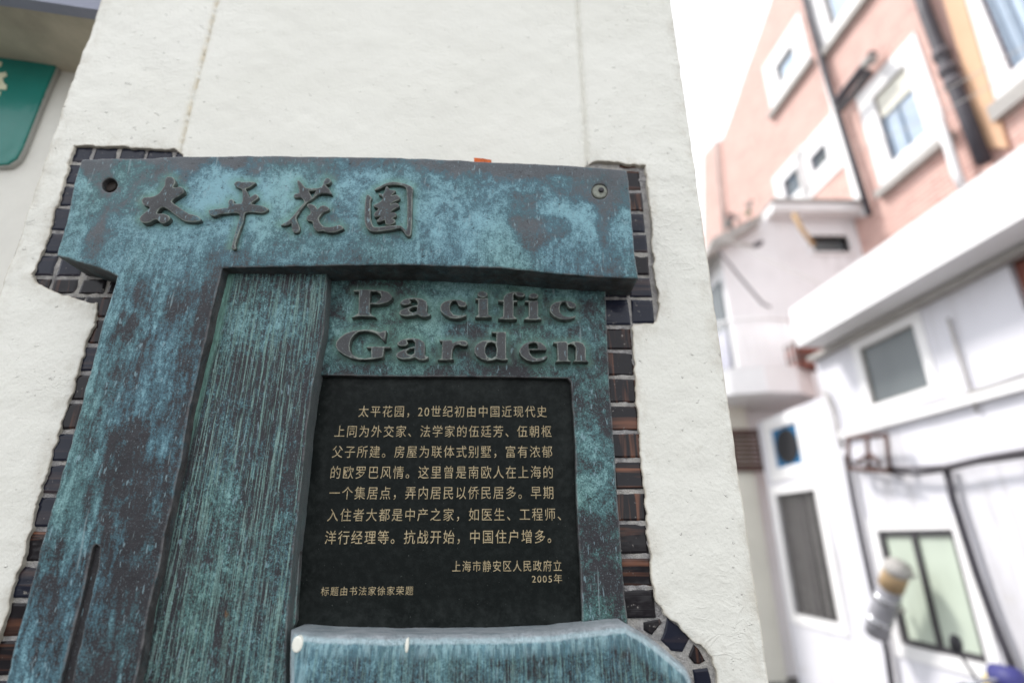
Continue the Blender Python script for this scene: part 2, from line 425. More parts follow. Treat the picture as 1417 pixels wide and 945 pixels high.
def mortar_mat():
    n = NB('grey_mortar'); b = n.noise(160, 6, .7); a = n.noise(30, 4)
    col = n.mix(n.rng(b, .35, .65), (.22, .21, .21), (.50, .48, .47)); col = n.mix(n.rng(a, .45, .7), col, (.55, .52, .47))
    n.bump(n.math('ADD', b, n.noise(600, 3)), .003, 1.); return n.set(col, .9, .2)
M_MORTAR = mortar_mat()
def tile_mat(i):
    n = NB('glazed_brown_tile' if i < 4 else 'glazed_tile_sky_tint'); vert = i in (1, 3)
    mp = n.map((1, 1, .06) if vert else (.06, 1, 1), loc=(i*3.1, 0, i*1.7))
    s_ = n.noise((85, 120, 60, 150, 90, 70)[i], 3, .6, mp, .4)
    col = n.mix(n.rng(s_, .53, .68, 0, (1., .7, .8, .35, .3, .12)[i]), (.012, .010, .012) if i < 4 else (.014, .016, .028), (.20, .085, .05) if i < 4 else (.20, .13, .10))  # navy base colour holds the sky reflected in the glaze
    col = n.mix(n.rng(n.noise(200, 4), .66, .75), col, (.25, .23, .21))
    n.bump(n.math('ADD', n.noise(40, 2), n.math('MULTIPLY', s_, .4)), .0015, .5)
    return n.set(col, n.rng(n.noise(120, 4), .3, .7, .06, .24), .24)
M_TILES = [tile_mat(i) for i in range(6)]
def plate_mat():
    n = NB('black_inscription_plate'); a = n.noise(120, 6, .7); e = n.noise(8, 4)
    col = n.mix(n.rng(a, .45, .75), (.0045, .0065, .006), (.013, .016, .015))
    col = n.mix(n.rng(n.noise(420, 2), .71, .76), col, (.10, .11, .10))
    col = n.mix(n.math('MULTIPLY', n.rng(n.attr('edge'), .03, .0), n.rng(n.noise(30, 5, .7), .40, .7, 0, .5)), col, (.035, .040, .038))
    n.bump(n.math('ADD', a, n.noise(500, 2)), .0003, .6)
    return n.set(col, n.rng(e, .3, .7, .38, .5), .10)
M_PLATE = plate_mat()
def gold_mat():
    n = NB('worn_gold_paint'); a = n.noise(260, 4, .7)
    return n.set(n.mix(n.rng(a, .4, .65), (.29, .23, .13), (.50, .41, .26)), .55, .2)
M_GOLD = gold_mat()
def sign_mat():
    n = NB('green_enamel'); a = n.noise(9, 5)
    c = n.mix(n.rng(a, .3, .7), (.008, .155, .125), (.014, .20, .165)); c = n.mix(n.rng(n.noise(60, 5), .7, .78), c, (.05, .12, .09))
    n.bump(n.noise(20, 2), .002, .3); return n.set(c, .22, .4)
M_SIGN = sign_mat()
M_CREAM = simple('cream_letter', (.74, .72, .52), .4)
M_RIM = simple('sign_rim_white', (.42, .42, .40), .5)
M_RECESS = simple('recess_wall_plaster', (.74, .72, .66), .7, scale=4)
M_SOFFIT = simple('soffit_brown', (.42, .38, .30), .8, var=.35, scale=5)  # mottled grey-brown for the underside of the ledge
M_LEDGE = simple('grey_metal_ledge', (.25, .26, .33), .5)
M_CHIP = simple('orange_chip', (.55, .11, .02), .6, var=.4, scale=200)
M_DRIP = simple('white_paint_drip', (.80, .79, .70), .35)
M_SCREW = simple('verdigris_screw', (.24, .25, .21), .45, scale=200, var=.3)
M_HOLE = simple('bolt_hole_dark', (.045, .035, .03), .6)
def pink_mat():
    n = NB('pink_brick'); bt = n.t.nodes.new('ShaderNodeTexBrick')
    sp = n.sep(); cb = n.t.nodes.new('ShaderNodeCombineXYZ')
    n.L(n.math('SUBTRACT', sp[1], n.math('MULTIPLY', sp[0], .1)), cb.inputs[0]); n.L(sp[2], cb.inputs[1]); n.L(cb.outputs[0], bt.inputs['Vector'])
    bt.inputs['Color1'].default_value = (.60, .37, .32, 1); bt.inputs['Color2'].default_value = (.48, .27, .235, 1); bt.inputs['Mortar'].default_value = (.66, .52, .46, 1)
    bt.inputs['Scale'].default_value = 1; bt.inputs['Brick Width'].default_value = .24; bt.inputs['Row Height'].default_value = .075; bt.inputs['Mortar Size'].default_value = .008
    c = n.mix(n.rng(n.noise(.9, 5), .35, .65, 0, .35), bt.outputs[0], (.66, .46, .41))
    n.bump(bt.outputs[1], .01, -.5); return n.set(c, .8, .25)
M_PINK = pink_mat()
M_ORANGE = simple('orange_render', (.66, .42, .27), .7, var=.08, scale=2)
M_WHITE = None
M_WHITE2 = simple('white_trim', (.80, .785, .785), .6, var=.05, scale=2)
def wallpaint(name, col, amt=.5):
    n = NB(name); a = n.noise(1.2, 5, .6)
    c = n.mix(n.rng(a, .3, .7), tuple(x*.93 for x in col), tuple(min(1, x*1.04) for x in col))
    st = n.noise(7, 5, .65, n.map((1, 1, .09)), .3)
    c = n.mix(n.math('MULTIPLY', n.rng(st, .50, .70), n.math('MULTIPLY', n.rng(n.noise(.9, 3, .5, n.map((1, 1, 1), loc=(4, 1, 2))), .4, .6), amt)), c, (.36, .34, .33))
    c = n.mix(n.math('MULTIPLY', n.rng(n.noise(3, 6, .7, n.map((1, 1, 1), loc=(1, 9, 5))), .60, .66), amt*.6), c, (.50, .47, .44))
    n.bump(n.noise(30, 5), .006, .4); return n.set(c, .75, .25)
M_BRIGHT = wallpaint('limewash_white', (.85, .845, .86), .3); M_WHITE = wallpaint('white_render', (.69, .68, .725), .55)
M_CREAMW = simple('cream_render', (.70, .68, .60), .7, var=.08, scale=2)
M_SILL = simple('concrete_sill', (.40, .38, .36), .8, var=.15)
M_PIPE = simple('black_pipe', (.055, .05, .06), .5)
M_CABLE = simple('grey_cable', (.10, .09, .10), .6)
M_FRAMED = simple('dark_window_frame', (.06, .055, .06), .5)
M_FRAMEB = simple('blue_grey_window_frame', (.22, .28, .36), .5)
def glass(name, col, rough=.12):
    n = NB(name); a = n.noise(1.6, 4, .5, n.map((1, 1, .5)))
    return n.set(n.mix(n.rng(a, .3, .7), tuple(x*.8 for x in col), tuple(x*1.2 for x in col)), rough, .5)
G_GREY = glass('glass_grey', (.125, .14, .145), .25); G_DARK = glass('glass_dark', (.055, .052, .055), .2)
G_MINT = glass('glass_frosted_green', (.50, .56, .47), .35); G_SKY = glass('glass_sky', (.42, .50, .60), .1)
G_BLUE = glass('glass_blue', (.02, .15, .32), .2)
M_BROWN = simple('brown_wood', (.11, .06, .05), .6, var=.4)
M_RED = simple('red_brown_shutter', (.22, .075, .055), .6, var=.2)
M_TAN = simple('tan_wood', (.50, .33, .17), .6)
M_SILVER = simple('galvanised_duct', (.30, .295, .32), .55, var=.3, scale=9)
M_DUCTCAP = simple('orange_duct_collar', (.40, .28, .16), .6, var=.3, scale=12)
M_VIOLET = simple('violet_blue_paint', (.035, .035, .15), .5, .3)
M_YELLOW = simple('yellow_plastic', (.75, .60, .20), .4)
M_RUBBER = simple('black_rubber', (.025, .025, .028), .7)
M_CHROME = simple('chrome', (.5, .5, .52), .25, metal=.8)
M_GROUND = simple('asphalt', (.085, .083, .08), .9, var=.25, scale=3)
M_LEAF = simple('potted_leaf', (.06, .10, .05), .6)

# ------------------------------------------------------------------ ground
mesh_obj('ground', [(-60, -60, 0), (60, -60, 0), (60, 80, 0), (-60, 80, 0)], [[0, 1, 2, 3]], M_GROUND)['kind'] = 'structure'

# ------------------------------------------------------------------ gate pillar: plaster with a ragged opening, mortar, tiles
PX0, PX1, PZ1 = -.588, .265, 2.95
pil = thing('gate_pillar', 'cream painted gate pillar whose flaking plaster bares dark tiles around the bronze plaque', 'pillar', (-.16, .12, 0))
hole_px = [(103.5,202.7),(135,203),(171,204),(205,207),(243,208),(254,214),(262,240),(500,243),(803,240),(812,226),(840,224),(868,228),(892.6,230),(896,252),(898.6,276),(902,324),(904.6,360),
 (907,393),(911,406),(911,431),(908.6,444),(903,447),(877,448),(875,454),(876.5,486),(879.5,521),(880.7,556),(884,591),(885,626),(890,652),(891,675),(894,710),(896,745),(901,768),(901,803),(907,833),(921,849),(942.6,867.6),
 (956,882),(969,894),(987,911),(990,926),(993,945),(997,1010),(980,1060),(-60,1060),(-40,1010),(-20,945),(1.6,875),(11,844),(19,806),(33,775),(44,728),(56,684),(61,662),(71,631),(80,599),(96,551),(106,520),(118,478),(132,443),(133.6,418),
 (129,418),(106,414),(80,405),(48.6,390),(45,380),(48,374),(52,360),(57,348),(62,340),(67.5,322),(76,288),(86.5,258),(95,228)]
hole = PILLAR.ats(hole_px, 0)
gL = [PILLAR.at(300, 0)[0], PILLAR.at(250, 208)[0]]; gR = [PILLAR.at(798, 0)[0], PILLAR.at(815, 225)[0]]
gxl, gxr = sum(gL)/2, sum(gR)/2
ex = []
for gx in (gxl, gxr):
    for dx in (-.004, -.0022, 0, .0022, .004): ex += [(gx+dx, z) for z in np.arange(2.10, 2.62, .006)]
def plaster_disp(P, d):
    x, z = P[:, 0], P[:, 1]
    q = .0011*fbm(x*9, z*9, 3, 3)+.0004*fbm(x*60, z*60, 5, 3)
    up = (z > 2.1)*1.
    q += np.where(x < gxl, .0014, 0.)*up
    q -= .0028*np.exp(-((x-gxl)/.0022)**2)*up+.0062*np.exp(-((x-gxr)/.0034)**2)*up
    q += np.where(x > gxr, .0012, 0.)*up
    q += .0012*fbm(x*60, z*60, 8, 3)*np.clip(1-d/.012, 0, 1)
    return q
def stain(P, d):
    x, z = P[:, 0], P[:, 1]
    return np.clip(np.exp(-((x-gxl)/.003)**2)*(z > 2.13)*.8+.12*np.exp(-((x-gxr)/.003)**2)*(z > 2.12), 0, 1)
edge_attr = lambda P, d: d
relief('plaster', rect(PX0, .0, PX1, PZ1), [hole], 0., -.010, .0009, .0062, M_PLASTER, pil, plaster_disp, step=.0026, jit=.0013, holes_only=True,
       extra=ex, attr={'stain': stain, 'edge': edge_attr}, win=(PX0, 1.42, PX1, 2.62))
# core behind the plaster, and the mortar bed the tiles sit in
prism('masonry_core', PILLAR, rect(PX0+.001, 0, PX1-.001, PZ1-.001), -.26, -.0135, M_PLASTER, pil)
mb = PILLAR
bed_in = PILLAR.ats([(-80,1100),(-30,870),(30,640),(20,370),(85,185),(270,195),(270,262),(790,262),(790,215),(915,215),(925,450),(895,620),(930,820),(1010,900),(1020,1100)], -.01)
relief('mortar_bed', bed_in, [], -.0046, -.0134, 0, .004, M_MORTAR, pil, lambda P, d: .0009*fbm(P[:, 0]*110, P[:, 1]*110, 2, 3)-.007*((P[:, 0] > -.36)&(P[:, 0] < .105)&(P[:, 1] < 2.0)), step=.02)
def to_poly(n_, pts): return PILLAR.ats(pts, -.006)
tile_cache = {}
def add_tile(poly, mi, w_front=-.0032):
    p = np.array(poly); c = p.mean(0)
    ins = .0013
    q = c+(p-c)*(1-ins*2/np.maximum(np.abs(p-c).max(), .004))
    n = len(p); tw = [random.uniform(-.0006, .0006) for _ in range(2)]
    def ww(a, base): return base+tw[0]*(a[0]-c[0])/.015+tw[1]*(a[1]-c[1])/.015
    verts = [PILLAR.pt(a[0], a[1], -.012) for a in p]+[PILLAR.pt(a[0], a[1], ww(a, w_front-.0009)) for a in p]+[PILLAR.pt(a[0], a[1], ww(a, w_front)) for a in q]
    faces = [[2*n+i for i in range(n)]]
    for i in range(n):
        j = (i+1) % n; faces += [[i, j, n+j, n+i], [n+i, n+j, 2*n+j, 2*n+i]]
    return mesh_obj('tile', verts, faces, M_TILES[mi], pil)
def tile_rect(x0, z0, x1, z1, mi):
    j = lambda: random.uniform(-.0007, .0007)
    add_tile([(x0+j(), z0+j()), (x1+j(), z0+j()), (x1+j(), z1+j()), (x0+j(), z1+j())], mi)
zl = [PILLAR.at(x, y, -.006)[1] for x, y in [(95,228),(90,258),(80,288),(75,322),(65,353),(60,385),(140,410),(140,442.5),(130,479),(118,517),(105,557),(95,598),(80,641),(60,685),(50,732),(38,780),(25,830),(10,883),(0,937),(0,995)]]
zr = [PILLAR.at(x, y, -.006)[1] for x, y in [(890,236),(890,267),(890,296),(890,325),(890,353.5),(890,384),(890,414),(890,450)]]
zr2 = [PILLAR.at(x, y, -.006)[1] for x, y in [(860,418),(860,453),(860,487),(860,523),(860,560),(860,598),(870,637),(875,680),(875,723),(880,769),(880,813),(885,858)]]
g = .0022
ztop = PILLAR.at(120, 196, -.006)[1]
xc = [PILLAR.at(x, 207, -.006)[0] for x in (98,133,168,206,244,282)]
for a, b in zip(xc[:-1], xc[1:]): tile_rect(a+g, zl[0]+g, b-g, ztop, random.choice((4, 5, 5, 2)))
for i in range(0, 5):                                    # left wing, two columns beyond the plaque
    for x0 in (-.568, -.535, -.502, -.469): tile_rect(x0+g, zl[i+1]+g, x0+.033-g, zl[i]-g, random.choice((4, 5, 5)) if i < 5 else 3)
for x0 in (-.568, -.535, -.502, -.469): tile_rect(x0+g, zl[6]+g, x0+.033-g, zl[5]-g, random.choice((3, 4)))
xl = -.491
for i in range(6, len(zl)-1):
    for x0 in (xl-.033, xl, xl+.033): tile_rect(x0+.0008, zl[i+1]+g+random.uniform(0, .001), x0+.033-.0008, zl[i]-g, random.choice((4, 5, 3)) if i < 14 else random.choice((0, 4, 2)))
for k, (a, b) in enumerate(zip(zr[:-1], zr[1:])):
    tile_rect(.1615+g, b+g, .1905, a-g, (2, 1, 5, 4, 3, 4, 5)[k])
    tile_rect(.128, b+g, .1615-g, a-g, 5)
tile_rect(.1615+g, zr[0]+g, .1905, zr[0]+.022, 2)
for k, (a, b) in enumerate(zip(zr2[:-1], zr2[1:])):
    tile_rect(.1275+random.uniform(0, .001), b+g, .1612-g*.3, a-g, (5, 3, 1, 1, 2, 1, 0, 1, 2, 2, 0)[k])
for mi, P in ((3, [(300,305),(470,270),(492,305),(430,380),(385,435),(300,385)]), (5, [(545,255),(610,310),(700,372),(778,470),(705,612),(590,602),(480,490),(520,400)]),
              (3, [(822,532),(880,590),(943,705),(885,738),(830,735),(770,660)]), (5, [(812,797),(965,778),(1000,880),(1030,1060),(860,1060)])):
    poly = PILLAR.ats(crop(P, 7.56, 850, 820), -.006)
    if area(poly) < 0: poly = poly[::-1]
    add_tile(poly, mi)

# ------------------------------------------------------------------ bronze plaque
plq = thing('memorial_plaque', 'weathered blue green bronze plaque lettered Pacific Garden, fixed to the cream pillar', 'plaque', (-.15, -.02, 1.65))
WF = .045                                                  # front of the frame
WD, WE, WPL = .023, .004, -.004                            # striated panel, name panel, inscription plate
fr_px = [(113,220),(180,219),(262,217),(330,216),(430,216),(520,217),(600,219.5),(650,222.5),(720,225.5),(770,227.5),(820,231),(868,235),(873,276),(879,348),(883.5,384),
 (850,383),(816,381.5),(778,379),(740,376),(690,371.5),(644,369.5),(572,366),(520,366),(476,366.5),(428,368),(380,369),(308,371),
 (302,392),(295,420),(288,455),(279,489),(271,523),(262,560),(251,625),(237,693),(224,750),(217,788),(203,845),(193,905),(185,945),(172,1012),(-12,1012),(8.5,940),(20,889),(37,828),(51,781),(64,730),(78,682),(91.5,635),(105,587),(117,540),(124,516),(134,479),(146,435),(162,381),
 (131,368),(98,358.5),(76,353),(91,302),(101,253),(110,226)]
fr = PILLAR.ats(fr_px, WF)
hl = PILLAR.ats(circle(150, 255, 10.5, 9.5), WF); hr = PILLAR.ats(circle(830, 264, 11, 10.5), WF)
slot = PILLAR.ats([(128,756),(132,753),(137,756),(134,785),(126,820),(116,862),(98,945),(84,1010),(69,1010),(83,945),(96,890),(112,825)], WF)
# calligraphy outlines, used both for the characters and for the verdigris round them
tai = crop([(650,160),(700,110),(780,115),(830,170),(842,240),(800,300),(845,322),(920,300),(980,320),(1005,380),(990,425),(850,510),(772,575),(850,640),(1000,740),(1100,800),(1250,840),(1320,905),(1290,945),(1150,960),(1000,940),(850,840),(720,740),(640,690),(570,690),(520,740),(498,800),(600,797),(700,830),(745,885),(715,940),(640,985),(560,975),(500,915),(420,925),(350,965),(250,980),(185,940),(165,875),(250,800),(330,740),(360,680),(280,660),(215,600),(215,520),(300,490),(440,480),(540,420),(600,340),(640,270)], 13.495, 180, 236)
ping = crop([(375,110),(420,90),(480,100),(560,95),(632,105),(600,140),(550,170),(512,184),(540,230),(562,280),(620,240),(662,265),(655,300),(580,355),(620,370),(700,380),(782,415),(760,450),(700,470),(600,460),(505,470),(490,560),(450,660),(410,770),(388,850),(398,880),(370,905),(340,880),(348,840),(380,720),(420,580),(438,482),(350,470),(200,485),(140,510),(90,495),(68,450),(90,425),(300,402),(300,340),(335,300),(375,320),(372,352),(460,355),(475,280),(466,190),(420,170),(380,140)], 8.59, 280, 240)
hua1 = crop([(340,90),(400,150),(455,210),(560,212),(650,205),(700,160),(710,110),(755,60),(800,75),(820,110),(780,155),(738,168),(790,220),(832,302),(780,297),(700,288),(620,305),(560,360),(465,425),(400,505),(350,580),(312,645),(340,720),(367,795),(345,850),(280,862),(245,800),(238,722),(190,748),(100,757),(92,740),(200,680),(250,630),(310,560),(400,450),(428,405),(370,345),(300,352),(268,330),(300,285),(350,282),(345,200),(325,130)], 10.5, 380, 240)
hua1h = crop([(492,252),(600,247),(546,345)], 10.5, 380, 240)
hua2 = crop([(460,450),(520,435),(590,470),(620,512),(660,475),(720,460),(792,500),(770,540),(700,570),(642,640),(645,680),(680,740),(740,777),(850,770),(940,745),(1002,790),(970,820),(880,850),(770,857),(700,832),(620,842),(560,780),(545,700),(480,690),(458,640),(490,600),(520,570),(490,500)], 10.5, 380, 240)
yuan1 = crop([(245,170),(330,125),(420,85),(510,65),(620,80),(720,105),(802,150),(795,250),(790,500),(785,700),(772,830),(735,860),(690,830),(620,745),(480,767),(380,782),(230,797),(150,762),(105,680),(95,560),(100,420),(110,300),(140,245),(205,295),(185,340),(185,480),(190,600),(215,690),(250,725),(380,715),(480,700),(632,705),(706,775),(715,600),(718,400),(708,200),(680,140),(600,115),(500,110),(400,130),(330,165),(262,187)], 10.5, 495, 245)
yuan2 = crop([(430,132),(470,180),(540,185),(545,215),(490,265),(560,250),(612,290),(600,330),(530,362),(480,398),(550,372),(602,400),(590,440),(520,475),(475,520),(515,505),(562,530),(555,570),(500,598),(535,612),(545,650),(500,682),(450,698),(400,680),(390,625),(340,650),(280,657),(275,630),(330,572),(260,582),(230,550),(250,510),(300,460),(240,430),(225,400),(290,375),(350,330),(360,290),(300,252),(310,225),(360,245),(390,200),(400,150)], 10.5, 495, 245)
chars = [(tai, []), (ping, []), (hua1, [hua1h]), (hua2, []), (yuan1, []), (yuan2, [])]
halo_loops = [PILLAR.ats(c, WF) for c, _ in chars]
def halo_fr(P, d):
    out = np.zeros(len(P)); m = (P[:, 1] > 1.96)
    if m.any(): out[m] = np.clip(1-dist(P[m], halo_loops)/.009, 0, 1)
    return out
bare_loops = [PILLAR.ats(q, WF) for q in ([(112,222),(140,222),(158,240),(164,262),(150,272),(136,262),(118,240)], [(250,218),(268,218),(262,236),(258,254),(252,254),(250,236)],
    [(143,283),(150,283),(146,310),(136,345),(134,370),(121,370),(122,345),(118,330),(128,318),(136,300)], [(705,302),(780,300),(790,318),(760,332),(735,346),(712,330)], [(795,236),(880,238),(884,290),(862,285),(852,300),(838,340),(828,330),(822,285),(800,270)],
    [(300,218),(340,218),(330,232),(312,234)], [(560,222),(860,234),(868,246),(700,240),(600,234)], [(175,395),(200,385),(212,398),(206,420),(190,440),(180,425)], [(168,430),(190,435),(184,470),(168,480),(162,450)],
    [(150,600),(190,580),(210,600),(170,700),(150,760),(136,720)], [(60,800),(84,790),(78,850),(50,930),(36,930)], [(190,640),(215,640),(196,740),(170,820),(160,800)])]
def bare_fr(P, d):
    out = np.zeros(len(P))
    wob = .004*fbm(P[:, 0]*60, P[:, 1]*60, 91, 3)
    for L in bare_loops:
        dd = dist(P, [L]); dd = np.where(inside(P, L), -dd, dd); out = np.maximum(out, np.clip(.6-(dd+wob)/.007, 0, 1))
    return out*np.where(P[:, 1] < 1.95, .55, 1.)
def fr_disp(P, d):
    x, z = P[:, 0], P[:, 1]
    return .0016*fbm(x*7, z*7, 21, 2)+.0006*fbm(x*45, z*45, 22, 3)-.0008*np.clip(fbm(x*25, z*25, 31, 2)-.8, 0, 1)*4
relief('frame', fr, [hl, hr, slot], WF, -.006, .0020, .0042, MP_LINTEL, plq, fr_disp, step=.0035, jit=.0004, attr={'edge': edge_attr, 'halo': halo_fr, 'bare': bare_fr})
prism('slot_floor', PILLAR, PILLAR.ats([(120,745),(145,745),(105,1012),(60,1012)], WF-.005), WF-.012, WF-.0055, MP_DARK, plq)
for (x, y, nm, m_, dd) in ((150,255,'bolt_hole', M_HOLE, .009), (830,264,'screw', M_SCREW, .003)):
    c = PILLAR.at(x, y, WF-dd)
    relief(nm, circle(c[0], c[1], .0105), [], WF-dd, WF-dd-.006, .0025, .002, m_, plq, attr={'edge': edge_attr})
c = PILLAR.at(832, 263, WF-.002)
relief('screw_head', circle(c[0], c[1], .0036, n=6), [], WF-.0005, WF-.004, .001, .002, MP_DARK, plq, attr={'edge': edge_attr})

# striated panel
dl = [(306,374),(300,400),(292,430),(285,458),(276,492),(268,526),(259,562),(248,627),(234,695),(221,752),(214,790),(200,848),(190,908),(182,947),(168,1012)]
dr = [(394,1012),(394,945),(395,876),(396,862),(403,788),(412,710),(419,642),(424,591),(431,540),(437,513),(447.5,456),(451,421),(453,384),(454,362)]
dpoly = PILLAR.ats([(309,362)]+dl+dr, WD)
band = PILLAR.ats([(327,388),(319,418),(310,467),(305,480),(291,530),(278,584),(267,625),(252,693),(237,760),(225,828),(208,913),(200,960),(190,1012)], WD)
bz = np.array([p[1] for p in band])[::-1]; bx = np.array([p[0] for p in band])[::-1]
def d_disp(P, d):
    x, z = P[:, 0], P[:, 1]
    m = np.clip((x-np.interp(z, bz, bx))/.004, 0, 1)
    st = vnoise(x*330, z*1.5, 41)*.5+vnoise(x*160, z*2.5, 43)
    return m*(.0006*st+.0006)+.009*np.clip(1-(x-np.interp(z, bz, bx)+.02)/.115, -.2, 1)+.0008*fbm(x*12, z*12, 44, 2)
relief('striated_panel', dpoly, [], WD, -.006, .0018, .0030, MP_STRIPE, plq, d_disp, step=.004, jit=.0004, attr={'edge': edge_attr, 'band': lambda P, d: np.clip(.5-(P[:, 0]-np.interp(P[:, 1], bz, bx))/.004, 0, 1)})

# name panel with the window for the inscription plate
ep = [(430,362),(838,360),(838.5,416),(839.5,449),(841,484),(844.6,545),(849,603),(852,640),(853.5,676),(857.6,723),(861,777.5),(865,828),(869,858),(869,900),(380,900),(400,860),(425,640)]
pw = [(440,519),(560,521),(680,521),(786,523),(790,528),(793,570),(796,617),(798,700),(801,750),(803,777),(806,859),(806,882),(400,882),(409,859),(417,727),(425,642),(438,530)]
letters = {}
A_ = [(925,240),(970,200),(1050,178),(1130,170),(1220,182),(1285,225),(1302,280),(1294,380),(1310,415),(1347,425),(1332,452),(1280,472),(1220,465),(1160,432),(1090,452),(1000,458),(930,440),(905,410),(925,370),(1000,330),(1080,305),(1165,283),(1163,230),(1125,195),(1050,200),(1075,245),(1040,278),(975,285),(922,262)]
Ah = [(1062,340),(1100,316),(1155,312),(1155,380),(1110,402),(1065,388),(1045,362)]
Cc = [(500,235),(560,228),(680,235),(760,270),(780,320),(742,350),(680,350),(640,322),(622,280),(598,250),(550,250),(515,290),(500,350),(512,420),(560,472),(640,490),(720,484),(772,470),(765,500),(700,525),(600,540),(500,525),(410,480),(352,420),(340,370),(355,310),(420,258)]
Ii = [(915,210),(1125,206),(1130,470),(1188,512),(1120,522),(980,524),(912,516),(965,475),(965,238),(918,232)]
def remap(pts, src, dst):
    sx = (dst[2]-dst[0])/(src[2]-src[0]); sy = (dst[3]-dst[1])/(src[3]-src[1])
    return [(dst[0]+(x-src[0])*sx, dst[1]+(y-src[1])*sy) for x, y in pts]
sa = (905, 170, 1347, 472); scn = (340, 228, 780, 540)
LET = [
 ('P', crop([(118,86),(300,74),(500,78),(650,88),(770,120),(852,200),(832,265),(740,322),(600,350),(430,352),(425,505),(470,552),(542,592),(450,580),(300,574),(180,580),(82,602),(150,560),(213,515),(225,112),(118,110)], 13.495, 480, 395),
       [crop([(440,112),(560,112),(625,150),(642,210),(612,270),(540,312),(430,325)], 13.495, 480, 395)]),
 ('a', remap(A_, sa, (551.8, 411.7, 596, 438.7)), [remap(Ah, sa, (551.8, 411.7, 596, 438.7))]),
 ('c', crop(Cc, 11.81, 580, 395), []),
 ('i', crop(Ii, 11.81, 580, 395), []), ('dot', crop(circle(1035,145,86,52,14), 11.81, 580, 395), []),
 ('f', crop([(-8,238),(75,236),(85,180),(130,130),(220,103),(330,101),(410,122),(437,160),(395,188),(330,188),(285,165),(268,135),(242,142),(242,240),(312,246),(312,270),(247,272),(243,495),(305,545),(220,552),(80,552),(-10,545),(72,500),(78,264),(-8,262)], 11.81, 690, 395), []),
 ('i', crop([(428,248),(647,248),(647,500),(708,548),(600,556),(500,556),(412,550),(493,500),(493,272),(430,268)], 11.81, 690, 395), []),
 ('dot', crop(circle(572,168,80,44,14), 11.81, 690, 395), []),
 ('c', remap(Cc, scn, (760.8, 416, 797.6, 442.5)), []),
 ('G', crop([(740,75),(777,70),(757,215),(735,212),(700,165),(640,112),(560,86),(480,79),(400,90),(340,132),(300,190),(280,270),(286,340),(322,400),(392,434),(480,448),(572,433),(572,310),(502,303),(528,286),(832,286),(825,306),(748,312),(742,350),(732,432),(650,450),(540,460),(400,464),(290,442),(190,392),(120,340),(90,280),(100,220),(150,160),(230,105),(330,72),(460,58),(590,62),(690,95)], 9.77, 455, 450), []),
 ('a', crop(A_, 9.77, 455, 450), [crop(Ah, 9.77, 455, 450)]),
 ('r', crop([(213,238),(412,238),(432,290),(480,262),(560,245),(640,250),(682,290),(665,335),(600,338),(520,312),(460,332),(425,400),(415,540),(445,562),(380,566),(240,568),(178,564),(245,540),(262,264),(213,260)], 11.81, 590, 450), []),
 ('d', crop([(1063,108),(1302,106),(1305,535),(1335,545),(1328,562),(1240,570),(1150,550),(1080,572),(1000,580),(900,552),(820,500),(783,440),(785,370),(830,300),(910,255),(1000,240),(1080,245),(1143,266),(1143,130),(1065,126)], 11.81, 590, 450),
       [crop([(1000,290),(1060,275),(1130,302),(1150,400),(1140,500),(1070,545),(1000,520),(962,450),(962,360)], 11.81, 590, 450)]),
 ('e', crop([(606,405),(322,405),(332,450),(372,508),(440,538),(520,530),(590,498),(627,510),(590,552),(500,587),(380,597),(270,567),(190,500),(158,430),(170,380),(230,310),(320,268),(420,258),(510,275),(582,330),(612,392)], 11.81, 705, 450),
       [crop([(312,384),(312,310),(380,285),(440,290),(462,330),(466,384)], 11.81, 705, 450)]),
 ('n', crop([(718,272),(932,260),(955,298),(1040,265),(1130,263),(1210,298),(1247,370),(1247,555),(1300,600),(1160,592),(1042,594),(1080,560),(1085,360),(1050,318),(1000,305),(957,322),(957,560),(1014,594),(880,590),(756,596),(790,560),(775,305),(720,292)], 11.81, 705, 450), [])]
let_loops = [PILLAR.ats(l[1], WE+.002) for l in LET]
WL = WE+.010
halo_e = lambda P, d: np.clip(1-dist(P, let_loops)/.008, 0, 1)
e_disp = lambda P, d: .0010*fbm(P[:, 0]*10, P[:, 1]*10, 61, 2)+.0004*fbm(P[:, 0]*60, P[:, 1]*60, 62, 3)
namep = relief('name_panel', PILLAR.ats(ep, WE), [PILLAR.ats(pw, WE)], WE, -.0085, .0014, .0042, MP_GREEN, plq, e_disp, step=.004, jit=.0002, attr={'edge': edge_attr, 'halo': halo_e})
for nm, P, H in LET:
    rough = lambda Q, d: .0004*fbm(Q[:, 0]*120, Q[:, 1]*120, 71, 2)
    relief('letter', PILLAR.ats(P, WL), [PILLAR.ats(h, WL) for h in H], WL, WE-.002, .0006, .0028, MP_LETTER, namep, rough, step=.0022, attr={'edge': edge_attr}, ring=(.3, 1.))
frm = [o for o in plq.children if o.name.startswith('frame')][0]
for P, H in chars:
    relief('calligraphy_character', PILLAR.ats(smooth_loop(P, 2), WF+.006), [PILLAR.ats(h, WF+.006) for h in H], WF+.006, WF-.002, .0012, .0028, MP_LETTER, frm,
           lambda Q, d: .0005*fbm(Q[:, 0]*90, Q[:, 1]*90, 72, 2), step=.0024, attr={'edge': edge_attr}, ring=(.3, 1.))

# bevelled strip left of the plate, and the plate itself
strip = PILLAR.ats([(446,522),(440,560),(432,640),(424,727),(415,862),(402,880),(395,880),(402,860),(408,788),(418,710),(425,642),(432,560),(438,515)], .001)
plate = relief('inscription_plate', PILLAR.ats([(425,505),(800,508),(822,890),(385,890)], WPL), [], WPL, -.0088, 0, .008, M_PLATE, plq, None, attr={
    'edge': lambda P, d: dist(P, [PILLAR.ats([(443,525),(788,528),(806,860),(410,864)], WPL)])})
